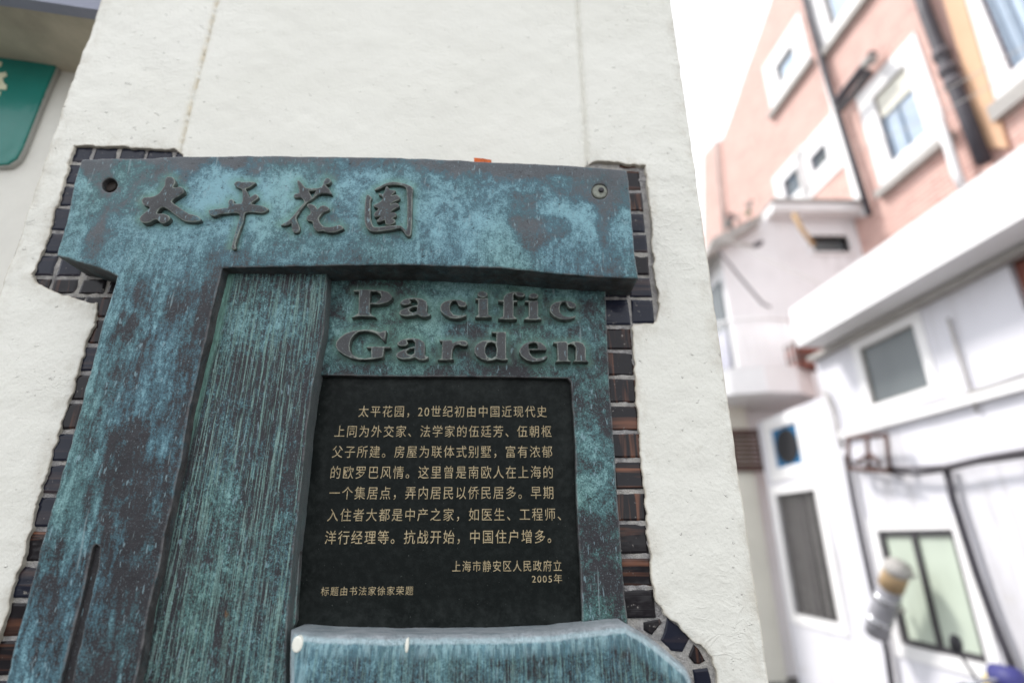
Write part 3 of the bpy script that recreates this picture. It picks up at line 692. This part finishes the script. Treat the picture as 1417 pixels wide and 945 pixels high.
# base block with its worn ledge
bp = [(396,874),(450,877.5),(535,880),(671,879),(760,875.5),(806,870),(850,865),(868,864),(884,873),(904,886),(924,900),(943,916),(955,928),(962,942),(966,975),(970,1012),(394,1012),(395,940)]
def b_disp(P, d):
    x, z = P[:, 0], P[:, 1]
    st = vnoise(x*260, z*2.5, 81)+.6*vnoise(x*120, z*3, 83)
    return .0004*st*np.clip(d/.01, 0, 1)+.0008*fbm(x*14, z*14, 84, 2)
base = relief('base_block', PILLAR.ats(bp, WF), [], WF, -.006, .0135, .0034, MP_BASE, plq, b_disp, step=.004, jit=.0003, attr={'dust_shine': lambda P, d: np.where(P[:, 1] > np.interp(P[:, 0], [-.30, .12, .150, .175, .22], [1.53, 1.53, 1.525, 1.50, 1.48]), d, .03)}, ring=(.04, .12, .25, .42, .62, .82, 1.))
for (x, y, rx, ry) in ((411.5, 891, 6.5, 9), (563, 893, 2.2, 8)):
    c = PILLAR.at(x, y, WF); s = .00075
    relief('paint_drip', circle(c[0], c[1], rx*s, ry*s, 14), [], WF+.0014, WF-.012, .0012, .002, M_DRIP, base)

# engraved and gilded text
def text_line(body, lx, rx, ty, by):
    cu = bpy.data.curves.new('t', 'FONT'); cu.body = body; cu.size = 1; cu.resolution_u = 3; cu.space_character = 1.2; cu.offset = -.004 if ty < 730 else (0 if ty < 760 else -.0015)
    to = bpy.data.objects.new('t', cu); C.objects.link(to)
    dg = bpy.context.evaluated_depsgraph_get(); me = bpy.data.meshes.new_from_object(to.evaluated_get(dg))
    bpy.data.objects.remove(to)
    n = len(me.vertices); co = np.empty(n*3); me.vertices.foreach_get('co', co); co = co.reshape(n, 3)
    lo, hi = co.min(0), co.max(0)
    my = (ty+by)/2; u0 = PILLAR.at(lx, my, WPL)[0]; u1 = PILLAR.at(rx, my, WPL)[0]; mx_ = (lx+rx)/2
    v1 = PILLAR.at(mx_, ty, WPL)[1]; v0 = PILLAR.at(mx_, by, WPL)[1]
    u = u0+(co[:, 0]-lo[0])/(hi[0]-lo[0])*(u1-u0); v = v0+(co[:, 1]-lo[1])/(hi[1]-lo[1])*(v1-v0)
    verts = [PILLAR.pt(a, b, WPL+.0004) for a, b in zip(u, v)]
    faces = [list(p.vertices) for p in me.polygons]
    ob = mesh_obj('text_line', verts, faces, M_GOLD, plate)
    return ob
text_line('太平花园，20世纪初由中国近现代史', 496.5, 756.5, 561.5, 577.5)
text_line('上同为外交家、法学家的伍廷芳、伍朝枢', 463.4, 763, 588.5, 604.8)
text_line('父子所建。房屋为联体式别墅，富有浓郁', 460, 764, 616.5, 633.6)
text_line('的欧罗巴风情。这里曾是南欧人在上海的', 458, 765, 644.5, 662)
text_line('一个集居点，弄内居民以侨民居多。早期', 456, 765.5, 672.8, 691)
text_line('入住者大都是中产之家，如医生、工程师、', 453.5, 776, 703, 721)
text_line('洋行经理等。抗战开始，中国住户增多。', 450, 762.5, 733.2, 752.6)
text_line('上海市静安区人民政府立', 626, 777, 775, 790.5)
text_line('2005年', 736, 777.7, 794, 806.4)
text_line('标题由书法家徐家荣题', 444.4, 572, 811, 823.4)

c = PILLAR.ats([(656,218.5),(668,219.5),(680,221.5),(680,225),(656,225)], .036)
prism('orange_chip', PILLAR, c, .026, .036, M_CHIP, None)
tag(bpy.data.objects['orange_chip'], 'small orange red chip lying on the top edge of the bronze plaque', 'chip')

# ------------------------------------------------------------------ recessed wall, ledge and green sign at the left
REC = Plane((0, .17, 0), (1, 0, 0), (0, -1, 0))
rw = prism('recessed_wall', REC, rect(-3.2, 0, PX0+.05, 3.1), -.2, 0, M_RECESS, None)
tag(rw, 'cream wall set back left of the pillar behind the green sign', 'wall')
z0 = REC.at(60, 10, .12)[1]
lg = thing('roof_ledge', 'grey edged overhanging ledge above the green sign at top left', 'ledge', (-1.5, .2, z0))
a_ = REC.ats([(-400,-52),(-60,-8),(160,25),(160,-60),(-400,-140)], .14)
prism('ledge_edge', REC, a_, .13, .15, M_LEDGE, lg)
b_ = [(u, v+.003) for u, v in a_[:3]]+[(a_[2][0], a_[2][1]+.05), (a_[0][0], a_[0][1]+.05)]
prism('soffit', REC, b_, -.01, .129, M_SOFFIT, lg)
SG = .012
sg = thing('green_sign', 'green enamel sign with cream characters on the recessed wall left of the pillar', 'sign', (REC.at(20, 150, SG)[0]-.15, .16, REC.at(20, 150)[1]))
spx = [(-300,35),(-60,62),(60,69),(72,70),(79,74),(80,82),(74,98),(60,130),(42,175),(30,205),(22,219),(10,227),(-4,228),(-120,224),(-420,210)]
sp2 = REC.ats(spx, SG); ctr = np.array(REC.at(-40, 150, SG))
relief('sign_rim', [tuple(p) for p in ctr+(np.array(sp2)-ctr)*1.012], [], SG-.003, .001, .001, .01, M_RIM, sg, plane=REC)
relief('sign_face', sp2, [], SG, SG-.005, .0015, .01, M_SIGN, sg, lambda P, d: -.0015*np.exp(-((d-.012)/.003)**2), plane=REC)
for P in ([(-10,103),(9,101),(10,106),(4,109),(6,116),(10,119),(9,125),(-10,124)], [(-12,86),(3,87),(2,93),(-12,92)], [(-12,126),(2,128),(-1,134),(-12,133)]):
    prism('sign_character', REC, REC.ats(P, SG), SG-.001, SG+.0012, M_CREAM, sg)
# ------------------------------------------------------------------ lane beyond: planes
def azdir(x):
    d = ray(x, 745); return nrm((d[0], d[1], 0))
e = azdir(640); rgt = np.array([e[1], -e[0], 0.])         # along the lane, and to its right
FAC = Plane(CAM*np.array([1, 1, 0])+rgt*4.0, -e, -rgt)     # white house
PNK = Plane(CAM*np.array([1, 1, 0])+rgt*6.5, -e, -rgt)     # pink house
ANX = Plane((0, 7.2, 0), (1, 0, 0), (0, -1, 0))            # annex face towards the viewer
def box2(P, tl, br, w=0.):
    a = P.at(*tl, w); b = P.at(*br, w); return min(a[0], b[0]), min(a[1], b[1]), max(a[0], b[0]), max(a[1], b[1])
def grow(b, t): return (b[0]-t, b[1]-t, b[2]+t, b[3]+t)
def window(parent, P, b, frame_m, pane_m, trim=.1, proud=.04, deep=.12, fw=.045, mull=(), bars=0, sill=None, transom=None, blind=None, trim_m=None):
    w_ = ring_prism('window', P, rect(*grow(b, trim)), rect(*b), -.10, proud, trim_m or M_WHITE2, parent)
    ring_prism('window_frame', P, rect(*grow(b, .02)), rect(*grow(b, -fw)), -deep-.03, -deep+.02, frame_m, w_)
    us = [b[0]+fw*.5]+[b[0]+(b[2]-b[0])*q for q in mull]+[b[2]-fw*.5]
    for i in range(len(us)-1):
        prism('pane', P, rect(us[i]+.004, b[1]+fw*.5, us[i+1]-.004, b[3]-fw*.5), -deep-.012, -deep-.004, pane_m, w_)
    for q in mull:
        u = b[0]+(b[2]-b[0])*q; prism('mullion', P, rect(u-fw*.45, b[1]+fw, u+fw*.45, b[3]-fw), -deep-.02, -deep+.025, frame_m, w_)
    if transom:
        v = b[1]+(b[3]-b[1])*transom; prism('transom', P, rect(b[0]+fw, v-fw*.4, b[2]-fw, v+fw*.4), -deep-.018, -deep+.022, frame_m, w_)
    if blind: prism('blind', P, rect(b[0]+.02, b[3]-blind, b[2]-.02, b[3]-.01), -deep+.022, -deep+.034, M_CREAMW, w_)
    for k in range(bars):
        u = b[0]+(b[2]-b[0])*(k+.5)/bars
        prism('security_bar', P, rect(u-.005, b[1], u+.005, b[3]), -.03, -.012, M_SILL, w_)
    if sill: prism('sill', P, rect(b[0]-trim-.05, b[1]-trim-sill, b[2]+trim+.05, b[1]-trim), -.02, proud+.09, M_SILL, w_)
    return w_

# ------------------------------------------------------------------ white house
wh = thing('white_house', 'white two storey house with deep eave along the right side of the lane', 'house', (FAC.pt(-4.5, 0, 0)))
w1 = box2(FAC, (1215, 736), (1369, 917)); w1 = (w1[0], FAC.at(1310, 905)[1], w1[2], FAC.at(1265, 733)[1])
w2 = box2(FAC, (1190, 484), (1288, 535)); w2 = (w2[0], FAC.at(1248, 548)[1], w2[2], FAC.at(1225, 466)[1])
w3 = box2(FAC, (1074, 686), (1163, 860)); w3 = (w3[0], FAC.at(1132, 855)[1], w3[2], FAC.at(1100, 681)[1])
w4 = box2(FAC, (1065, 592), (1112, 642)); w4 = (w4[0], FAC.at(1090, 646)[1], w4[2], FAC.at(1086, 588)[1])
ws = box2(FAC, (1388, 350), (1500, 430)); ws = (ws[0], FAC.at(1417, 432)[1], ws[2]+.4, FAC.at(1400, 336)[1])
EW = .40
eb = FAC.at(1417, 300, EW)[1]; et = FAC.at(1417, 200, EW)[1]
uL = FAC.at(1066, 700)[0]; uM = FAC.at(1128, 500)[0]; uR = -.6
vb = FAC.at(1110, 560)[1]
prism('wall', FAC, [(uL, 0), (uR, 0), (uR, eb-.012), (uM, eb-.012), (uM, vb), (uL, vb)], -.3, 0, M_WHITE, wh, [rect(*b) for b in (w1, w2, w3, w4, ws)])
window(wh, FAC, w1, M_FRAMED, G_MINT, .11, .014, .026, .05, (.48,))
window(wh, FAC, w2, M_SILL, G_GREY, .10, .014, .02, .012)
window(wh, FAC, w3, M_FRAMED, G_DARK, .11, .014, .06, .03, (.5,), bars=6)
wb = window(wh, FAC, w4, M_WHITE2, G_BLUE, .14, .014, .014, .012)
prism('dark_cutout', FAC, circle((w4[0]+w4[2])/2, (w4[1]+w4[3])/2, (w4[2]-w4[0])*.40, (w4[3]-w4[1])*.42), -.017, -.006, M_RUBBER, wb)
# red-brown shutter made of slats
sh = prism('shutter', FAC, rect(*ws), -.1, -.06, M_RED, wh)
v = ws[1]+.02
while v < ws[3]-.03:
    prism('slat', FAC, rect(ws[0]+.02, v, ws[2]-.02, v+.034), -.058, -.03, M_RED, sh); v += .05
prism('eave', FAC, rect(FAC.at(1102, 478, EW)[0], eb, uR, et), -.35, EW, M_WHITE2, wh)
prism('eave_moulding', FAC, rect(uM+.01, eb-.06, uR, eb-.013), .002, .10, M_SILL, wh)
vc = [FAC.at(x, y, .04)[1] for x, y in ((1166, 606), (1417, 525))]; vc = sum(vc)/2
prism('string_course', FAC, rect(FAC.at(1168, 606)[0], vc-.035, uR, vc+.035), .002, .06, M_WHITE2, wh)
def fpath(pts, w, P=None): return [(P or FAC).pt(*(P or FAC).at(x, y, w), w) for x, y in pts]
for pts, r_ in (([(1309,645),(1318,688),(1335,742),(1352,795),(1372,850),(1394,905),(1410,945)], .028), ([(1170,630),(1181,690),(1192,745),(1205,805),(1216,850),(1228,905),(1236,960)], .026)):
    tube('drainpipe', fpath(pts, .06), r_, M_PIPE, wh)
tube('white_conduit', fpath([(1140,540),(1152,565),(1160,600),(1166,620)], .05), .02, M_SILL, wh)
tube('white_conduit', fpath([(1166,600),(1190,592),(1240,577),(1300,557),(1420,518)], .05), .014, M_SILL, wh)
tube('white_conduit', fpath([(1312,440),(1322,475),(1336,520),(1352,570)], .03), .012, M_SILL, wh)
cb = thing('cable_bundle', 'dark sagging cables running along the white house below its string course', 'cable', FAC.pt(-4, 2.2, .1))
tube('cable', fpath([(1172,636),(1200,644),(1228,650),(1265,656),(1309,650),(1350,640),(1420,630),(1500,618)], .10), .016, M_CABLE, cb)
tube('cable', fpath([(1228,648),(1270,648),(1309,646),(1360,634),(1430,622),(1500,612)], .12), .020, M_CABLE, cb)
tube('cable', fpath([(1172,640),(1190,652),(1225,652),(1250,660)], .14), .012, M_CABLE, cb)
rk = thing('wall_rack', 'small metal rack with tangled fittings on the white house beside the downpipe', 'rack', FAC.pt(-4.9, 2.3, .1))
for a, b in (((1174,606),(1226,602)), ((1174,648),(1232,652)), ((1174,606),(1174,648)), ((1226,602),(1232,652)), ((1186,640),(1204,628)), ((1204,628),(1218,642)), ((1200,606),(1203,650))):
    tube('rack_bar', fpath([a, b], .16), .020, M_BROWN, rk)
# flue duct in front of the lower window
du = thing('flue_duct', 'silver flue duct with an orange collar beside the green paned window', 'duct', FAC.pt(*FAC.at(1225, 850, .2), .2))
tube('duct_pipe', fpath([(1213,876),(1219,852),(1227,828),(1234,808)], .22), .098, M_SILVER, du, 18)
tube('collar', fpath([(1233,811),(1238,797),(1242,788)], .22), .102, M_DUCTCAP, du, 18)
tube('rim', fpath([(1241,790),(1244,783)], .22), .106, M_SILL, du, 18)
for (x, y) in ((1222,845),(1236,798)):
    a_ = FAC.at(x, y, .22); prism('bracket', FAC, rect(a_[0]-.015, a_[1]-.015, a_[0]+.015, a_[1]+.015), .0155, .21, M_SILL, du)
for k, (x, y) in enumerate(((1218,856),(1228,826))):
    tube('duct_ring', fpath([(x-.8,y+3),(x+.8,y-3)], .22), .103, M_CHROME, du, 18)

# ------------------------------------------------------------------ annex with balcony
an = thing('annex_house', 'white annex with flat roof slab and rounded balcony at the end of the lane', 'house', ANX.pt(3.5, 0, 0))
cx = ANX.at(1008, 420)[0]; cxr = ANX.at(1250, 420)[0]
vt = ANX.at(1150, 305)[1]
ob1 = box2(ANX, (1121, 327), (1177, 350))
prism('wall', ANX, [(cx, 0), (cxr, 0), (cxr, vt), (ANX.at(1056, 305)[0], vt), (cx, ANX.at(1000, 345)[1])], -2.2, 0, M_BRIGHT, an, [rect(*ob1)])
window(an, ANX, ob1, M_FRAMED, G_GREY, .05, .03, .10, .03)
prism('roof_slab', ANX, rect(ANX.at(1060, 305)[0], vt+.003, cxr, vt+.16), -2.0, .28, M_WHITE2, an)
prism('roof_edge', ANX, rect(ANX.at(1060, 305)[0]-.02, vt+.165, cxr, vt+.20), -2.0, .33, M_SILL, an)
SIDE = Plane(ANX.pt(cx, 0, 0), -e, -rgt)
ds = box2(SIDE, (988, 400), (1004, 385))
wsd = (SIDE.at(985, 440)[0], SIDE.at(1000, 500)[1]-.2, -.12, SIDE.at(1000, 386)[1])
prism('side_window', SIDE, rect(wsd[0]-.6, wsd[1], wsd[2], wsd[3]), .004, .03, G_GREY, an)
prism('side_window_blind', SIDE, rect(wsd[0]-.6, wsd[1]-.0, wsd[2], wsd[1]+.62), .032, .05, simple('pale_blue_blind', (.42, .42, .50)), an)
prism('lower_wall', ANX, [(ANX.at(985, 700)[0]-.6, 0), (FAC.pt(uL, 0, 0)[0]-.02, 0), (FAC.pt(uL, 0, 0)[0]-.02, vb+.40), (ANX.at(985, 700)[0]-.6, vb+.40)], -1.2, .25, M_CREAMW, an)
# balcony
zb = ANX.at(1080, 556, .55)[1]
def onz(x, y, z): d = ray(x, y); t = (z-CAM[2])/d[2]; p = CAM+d*t; return (p[0], p[1])
arc = [(2.35, 6.95), (2.45, 6.55), (2.75, 6.25), (3.15, 6.1), (3.6, 6.15), (3.95, 6.4), (4.05, 6.7)]
arc = [(a+.35, b) for a, b in arc]
def zslab(name, poly, z0, z1, m, parent):
    n = len(poly); verts = [(x, y, z0) for x, y in poly]+[(x, y, z1) for x, y in poly]
    faces = [list(range(n))[::-1], [n+i for i in range(n)]]+[[i, (i+1) % n, n+(i+1) % n, n+i] for i in range(n)]
    return mesh_obj(name, verts, faces, m, parent)
bal = zslab('balcony', arc+[(4.40, 7.195), (2.6, 7.195)], zb, zb+.36, M_WHITE2, an)
sa_ = smooth_open(arc, 5)
tube('handrail', [(x, y, zb+1.02) for x, y in sa_], .022, M_WHITE2, bal)
for i in range(0, len(sa_), 1):
    tube('baluster', [(sa_[i][0], sa_[i][1], zb+.36), (sa_[i][0], sa_[i][1], zb+1.01)], .012, M_WHITE2, bal, 6)
BXP = Plane((0, 6.15, 0), (1, 0, 0), (0, -1, 0))
q0 = BXP.at(1107, 512); q1 = BXP.at(1142, 470); bz0 = zb+.362
bx_ = thing('wooden_crate', 'brown wooden box standing on the rounded balcony under the eave', 'box', ((q0[0]+q1[0])/2, 6.3, bz0))
hh = (q1[1]-bz0)/4
for k in range(4):
    prism('slat', BXP, rect(q0[0], bz0+k*hh+.004, q1[0], bz0+(k+1)*hh-.012), -.28, 0, M_BROWN if k % 2 else M_RED, bx_)
for u_ in (q0[0]-.005, q1[0]-.03):
    prism('corner_post', BXP, rect(u_, bz0+.001, u_+.035, q1[1]), .002, .02, M_BROWN, bx_)
# brown shutters below the balcony
sh2 = thing('wooden_shutter', 'dark brown louvred shutter under the rounded balcony', 'shutter', ANX.pt(ANX.at(1035, 620, .28)[0], 2.5, .28))
b = box2(ANX, (1006, 594), (1060, 652), .28)
ring_prism('shutter_frame', ANX, rect(*b), rect(*grow(b, -.05)), .252, .31, M_BROWN, sh2)
v = b[1]+.06
while v < b[3]-.06:
    prism('louvre', ANX, rect(b[0]+.05, v, b[2]-.05, v+.035), .255, .29, M_BROWN, sh2); v += .06
# pole, rods and aerial on the annex
tp = tube('wooden_pole', [ANX.pt(*ANX.at(x, y, .5), .5) for x, y in ((1098,296),(1110,318),(1126,340))], .035, M_TAN); tag(tp, 'tan wooden pole sticking out over the small annex window', 'pole')
ae = thing('aerial', 'dark rod aerial with a round end above the annex side window', 'aerial', ANX.pt(2.9, 5.2, .4))
tube('rod', [ANX.pt(*ANX.at(x, y, .6), .6) for x, y in ((985,335),(1020,338),(1045,340))], .025, M_SILL, ae)
tube('rod_end', [ANX.pt(*ANX.at(x, y, .6), .6) for x, y in ((1042,341),(1049,338),(1055,334))], .05, M_CABLE, ae, rads=[.03, .055, .03])
tube('stay_wire', [ANX.pt(*ANX.at(x, y, .6), .6) for x, y in ((993,345),(1025,385),(1055,420),(1066,425))], .018, M_CABLE, ae)
# plants and washing on the annex roof
pp = thing('potted_plants', 'straggly pots and rags on the annex roof edge', 'plants', ANX.pt(ANX.at(1040, 300)[0], vt+.16, -.2), None)
for k in range(26):
    x = random.uniform(1000, 1050); y = random.uniform(282, 318)-(x-1000)*.25+6; u_, v_ = ANX.at(x, y, .2)
    a = random.uniform(0, 6.28); s = random.uniform(.05, .12)
    p0 = np.array(ANX.pt(u_, v_, random.uniform(-.1, .3)))
    d1 = np.array([math.cos(a)*s, random.uniform(-.3, .3)*s, math.sin(a)*s]); d2 = np.array([-math.sin(a)*s*.4, .2*s, math.cos(a)*s*.4])
    mesh_obj('leaf_clump', [p0-d1, p0-d2, p0+d1, p0+d2+np.array([0, .02, 0])], [[0, 1, 2], [0, 2, 3]], random.choice((M_LEAF, M_PINK, M_CABLE, M_SILL)), pp)
# low pitched roof piece at the annex left end
prism('hip_roof', ANX, ANX.ats([(978,352),(1056,305),(1056,296),(985,330)], .25), -1.5, .25, M_SILL, an)

# ------------------------------------------------------------------ pink house
ph = thing('pink_house', 'tall pink brick house with white window surrounds and black drainpipes', 'house', PNK.pt(-8, 0, 0))
outl = PNK.ats([(974,360),(973,215),(986,200),(1000,192),(1012,160),(1030,105),(1050,50),(1069,-5),(1100,-95)], 0)
uR2 = -2.0; vT = PNK.at(1100, -95)[1]
outl += [(uR2, vT), (uR2, 2.0), (outl[0][0], 2.0)]
wa = box2(PNK, (1073, 88), (1103, 88)); wa = (wa[0], PNK.at(1088, 106)[1], wa[2], PNK.at(1088, 74)[1])
wc = box2(PNK, (1210, 140), (1288, 195)); wc = (wc[0], PNK.at(1250, 212)[1], wc[2], PNK.at(1232, 112)[1])
wbb = box2(PNK, (1140, 0), (1195, 0)); wbb = (wbb[0], PNK.at(1165, 20)[1], wbb[2], PNK.at(1150, -70)[1])
we = box2(PNK, (1122, 220), (1148, 220)); we = (we[0], PNK.at(1136, 232)[1], we[2], PNK.at(1136, 205)[1])
wf = box2(PNK, (1084, 250), (1108, 250)); wf = (wf[0], PNK.at(1096, 274)[1], wf[2], PNK.at(1096, 240)[1])
wd = box2(PNK, (1358, 0), (1460, 40)); wd = (wd[0], PNK.at(1410, 92)[1], wd[2], PNK.at(1370, -80)[1])
prism('wall', PNK, outl, -.35, 0, M_PINK, ph, [rect(*b) for b in (wa, wc, wbb, we, wf, wd)])
window(ph, PNK, wa, M_SILL, G_SKY, .40, .03, .05, .05, sill=.12)
window(ph, PNK, wc, M_FRAMEB, G_SKY, .30, .03, .06, .05, (.45,), sill=.12, transom=.78, blind=.42)
window(ph, PNK, wbb, M_SILL, G_SKY, .30, .03, .05, .05, sill=.12)
window(ph, PNK, we, M_FRAMEB, G_GREY, .38, .03, .05, .04)
window(ph, PNK, wf, M_FRAMEB, G_GREY, .30, .03, .05, .04, (.5,))
window(ph, PNK, wd, M_FRAMEB, G_SKY, .26, .03, .06, .08, (.35, .7), sill=.22)
prism('pilaster', PNK, PNK.ats([(1296,-40),(1324,-40),(1396,205),(1364,205)], .03), .003, .05, M_ORANGE, ph)
prism('pilaster', PNK, PNK.ats([(1100,-40),(1112,-40),(1165,180),(1200,300),(1188,300),(1150,150)], .03), .003, .04, M_WHITE2, ph)
tube('drainpipe', fpath([(1106,-30),(1120,25),(1140,95),(1158,150),(1178,215),(1203,297)], .12, PNK), .05, M_PIPE, ph)
tube('drainpipe', fpath([(1266,-30),(1282,20),(1308,88),(1335,155),(1362,225)], .14, PNK), .085, M_PIPE, ph)
for (x, y) in ((1303, 76), (1312, 98), (1320, 116)):
    tube('pipe_collar', fpath([(x-2, y-5), (x+2, y+5)], .14, PNK), .105, M_CABLE, ph)
tube('branch_pipe', fpath([(1158,142),(1176,118),(1196,92),(1209,74)], .16, PNK), .07, M_PIPE, ph)
tube('branch_pipe', fpath([(1160,154),(1180,132),(1204,100)], .24, PNK), .06, M_FRAMED, ph)
tube('vent_hood', fpath([(1196,90),(1202,84),(1208,82)], .24, PNK), .08, M_SILL, ph)
tube('white_pipe', fpath([(1297,165),(1312,200),(1324,240),(1334,262)], .20, PNK), .06, M_WHITE2, ph)
tube('drainpipe', fpath([(990,195),(994,240),(999,290),(1003,330)], .1, PNK), .04, M_SILL, ph)
for k, (P_, lb) in enumerate(((((960,305,9.),(1100,372,6.5),(1250,440,5.)), 'thin pale overhead wire crossing the lane in front of the white house'),
    (((1200,170,9.),(1310,118,7.),(1440,52,5.5)), 'upper thin wire slanting across the pink house window'),
    (((1190,206,9.),(1320,140,7.),(1440,80,5.5)), 'lower thin wire slanting across the pink house beside the drainpipe'))):
    pts_ = []
    for t_ in np.linspace(0, 1, 9):
        x = np.interp(t_, [0, .5, 1], [p[0] for p in P_]); y = np.interp(t_, [0, .5, 1], [p[1] for p in P_])+6*math.sin(PI*t_); q = np.interp(t_, [0, .5, 1], [p[2] for p in P_])
        pts_.append(tuple(CAM+ray(x, y)*q))
    tag(tube('overhead_wire', pts_, .007, M_SILL), lb, 'wire', 'overhead wires crossing the lane')

# ------------------------------------------------------------------ parked scooter, its handlebar showing at the lower right
def pfac(x, y, w_): return np.array(FAC.pt(*FAC.at(x, y, w_), w_))
hb = pfac(1408, 948, 1.0); gx, gy, gz = hb
sc = thing('electric_scooter', 'violet blue electric scooter parked against the white house at the lower right', 'scooter', (gx, gy, 0))
T = lambda a, b, c: (gx+a, gy+b, c)
gz = min(gz, 1.2)
tube('handlebar', [T(-.30, -.02, gz), T(-.16, .03, gz+.02), T(0, .04, gz+.01), T(.16, .03, gz+.02), T(.30, -.02, gz)], .014, M_CHROME, sc)
for s in (-1, 1):
    tube('grip', [T(s*.30, -.02, gz), T(s*.40, -.06, gz-.005)], .02, M_RUBBER, sc)
    tube('brake_lever', [T(s*.27, .03, gz+.005), T(s*.37, .0, gz-.01)], .007, M_CHROME, sc)
    st_ = tube('mirror_stem', [T(s*.19, .03, gz+.02), T(s*.25, .02, gz+.13), T(s*.27, .02, gz+.18)], .007, M_RUBBER, sc)
    tube('mirror', [T(s*.27, .0, gz+.2), T(s*.275, .012, gz+.2), T(s*.28, .03, gz+.2)], .05, M_RUBBER, st_, 14, rads=[.045, .05, .02])
tube('headset_cover', [T(0, -.05, gz-.03), T(0, .02, gz+.01), T(0, .10, gz+.02), T(0, .15, gz-.05)], .1, M_VIOLET, sc, 14, rads=[.04, .08, .07, .03])
tube('front_shield', [T(0, .03, gz-.05), T(0, .08, gz-.25), T(0, .07, gz-.5), T(0, -.02, gz-.68)], .1, M_VIOLET, sc, 14, rads=[.09, .16, .17, .13])
tube('headlight', [T(0, .12, gz-.02), T(0, .17, gz-.03)], .055, M_YELLOW, sc, 14)
tube('bag', [T(.12, -.06, gz-.02), T(.2, -.02, gz-.0), T(.27, -.02, gz-.04)], .06, M_YELLOW, sc, 12, rads=[.04, .065, .04])
tube('fork', [T(0, .08, gz-.55), T(0, .18, .26)], .03, M_RUBBER, sc)
for yy in (.20, -1.0):
    wv = [T(.045*0, yy+.21*math.cos(a), .22+.21*math.sin(a)) for a in np.linspace(0, 2*PI, 25)]
    wo = tube('wheel', wv, .045, M_RUBBER, sc, 8, closed_ends=False)
    tube('hub', [T(-.04, yy, .22), T(.04, yy, .22)], .09, M_CHROME, wo, 14)
tube('footboard', [T(0, .0, .33), T(0, -.30, .30), T(0, -.62, .33)], .12, M_RUBBER, sc, 10, rads=[.10, .13, .12])
tube('body', [T(0, -.5, .42), T(0, -.7, .58), T(0, -1.0, .62), T(0, -1.3, .60)], .14, M_VIOLET, sc, 14, rads=[.10, .16, .15, .06])
tube('seat', [T(0, -.5, .72), T(0, -.7, .76), T(0, -1.0, .77), T(0, -1.22, .74)], .12, M_RUBBER, sc, 14, rads=[.07, .11, .12, .07])
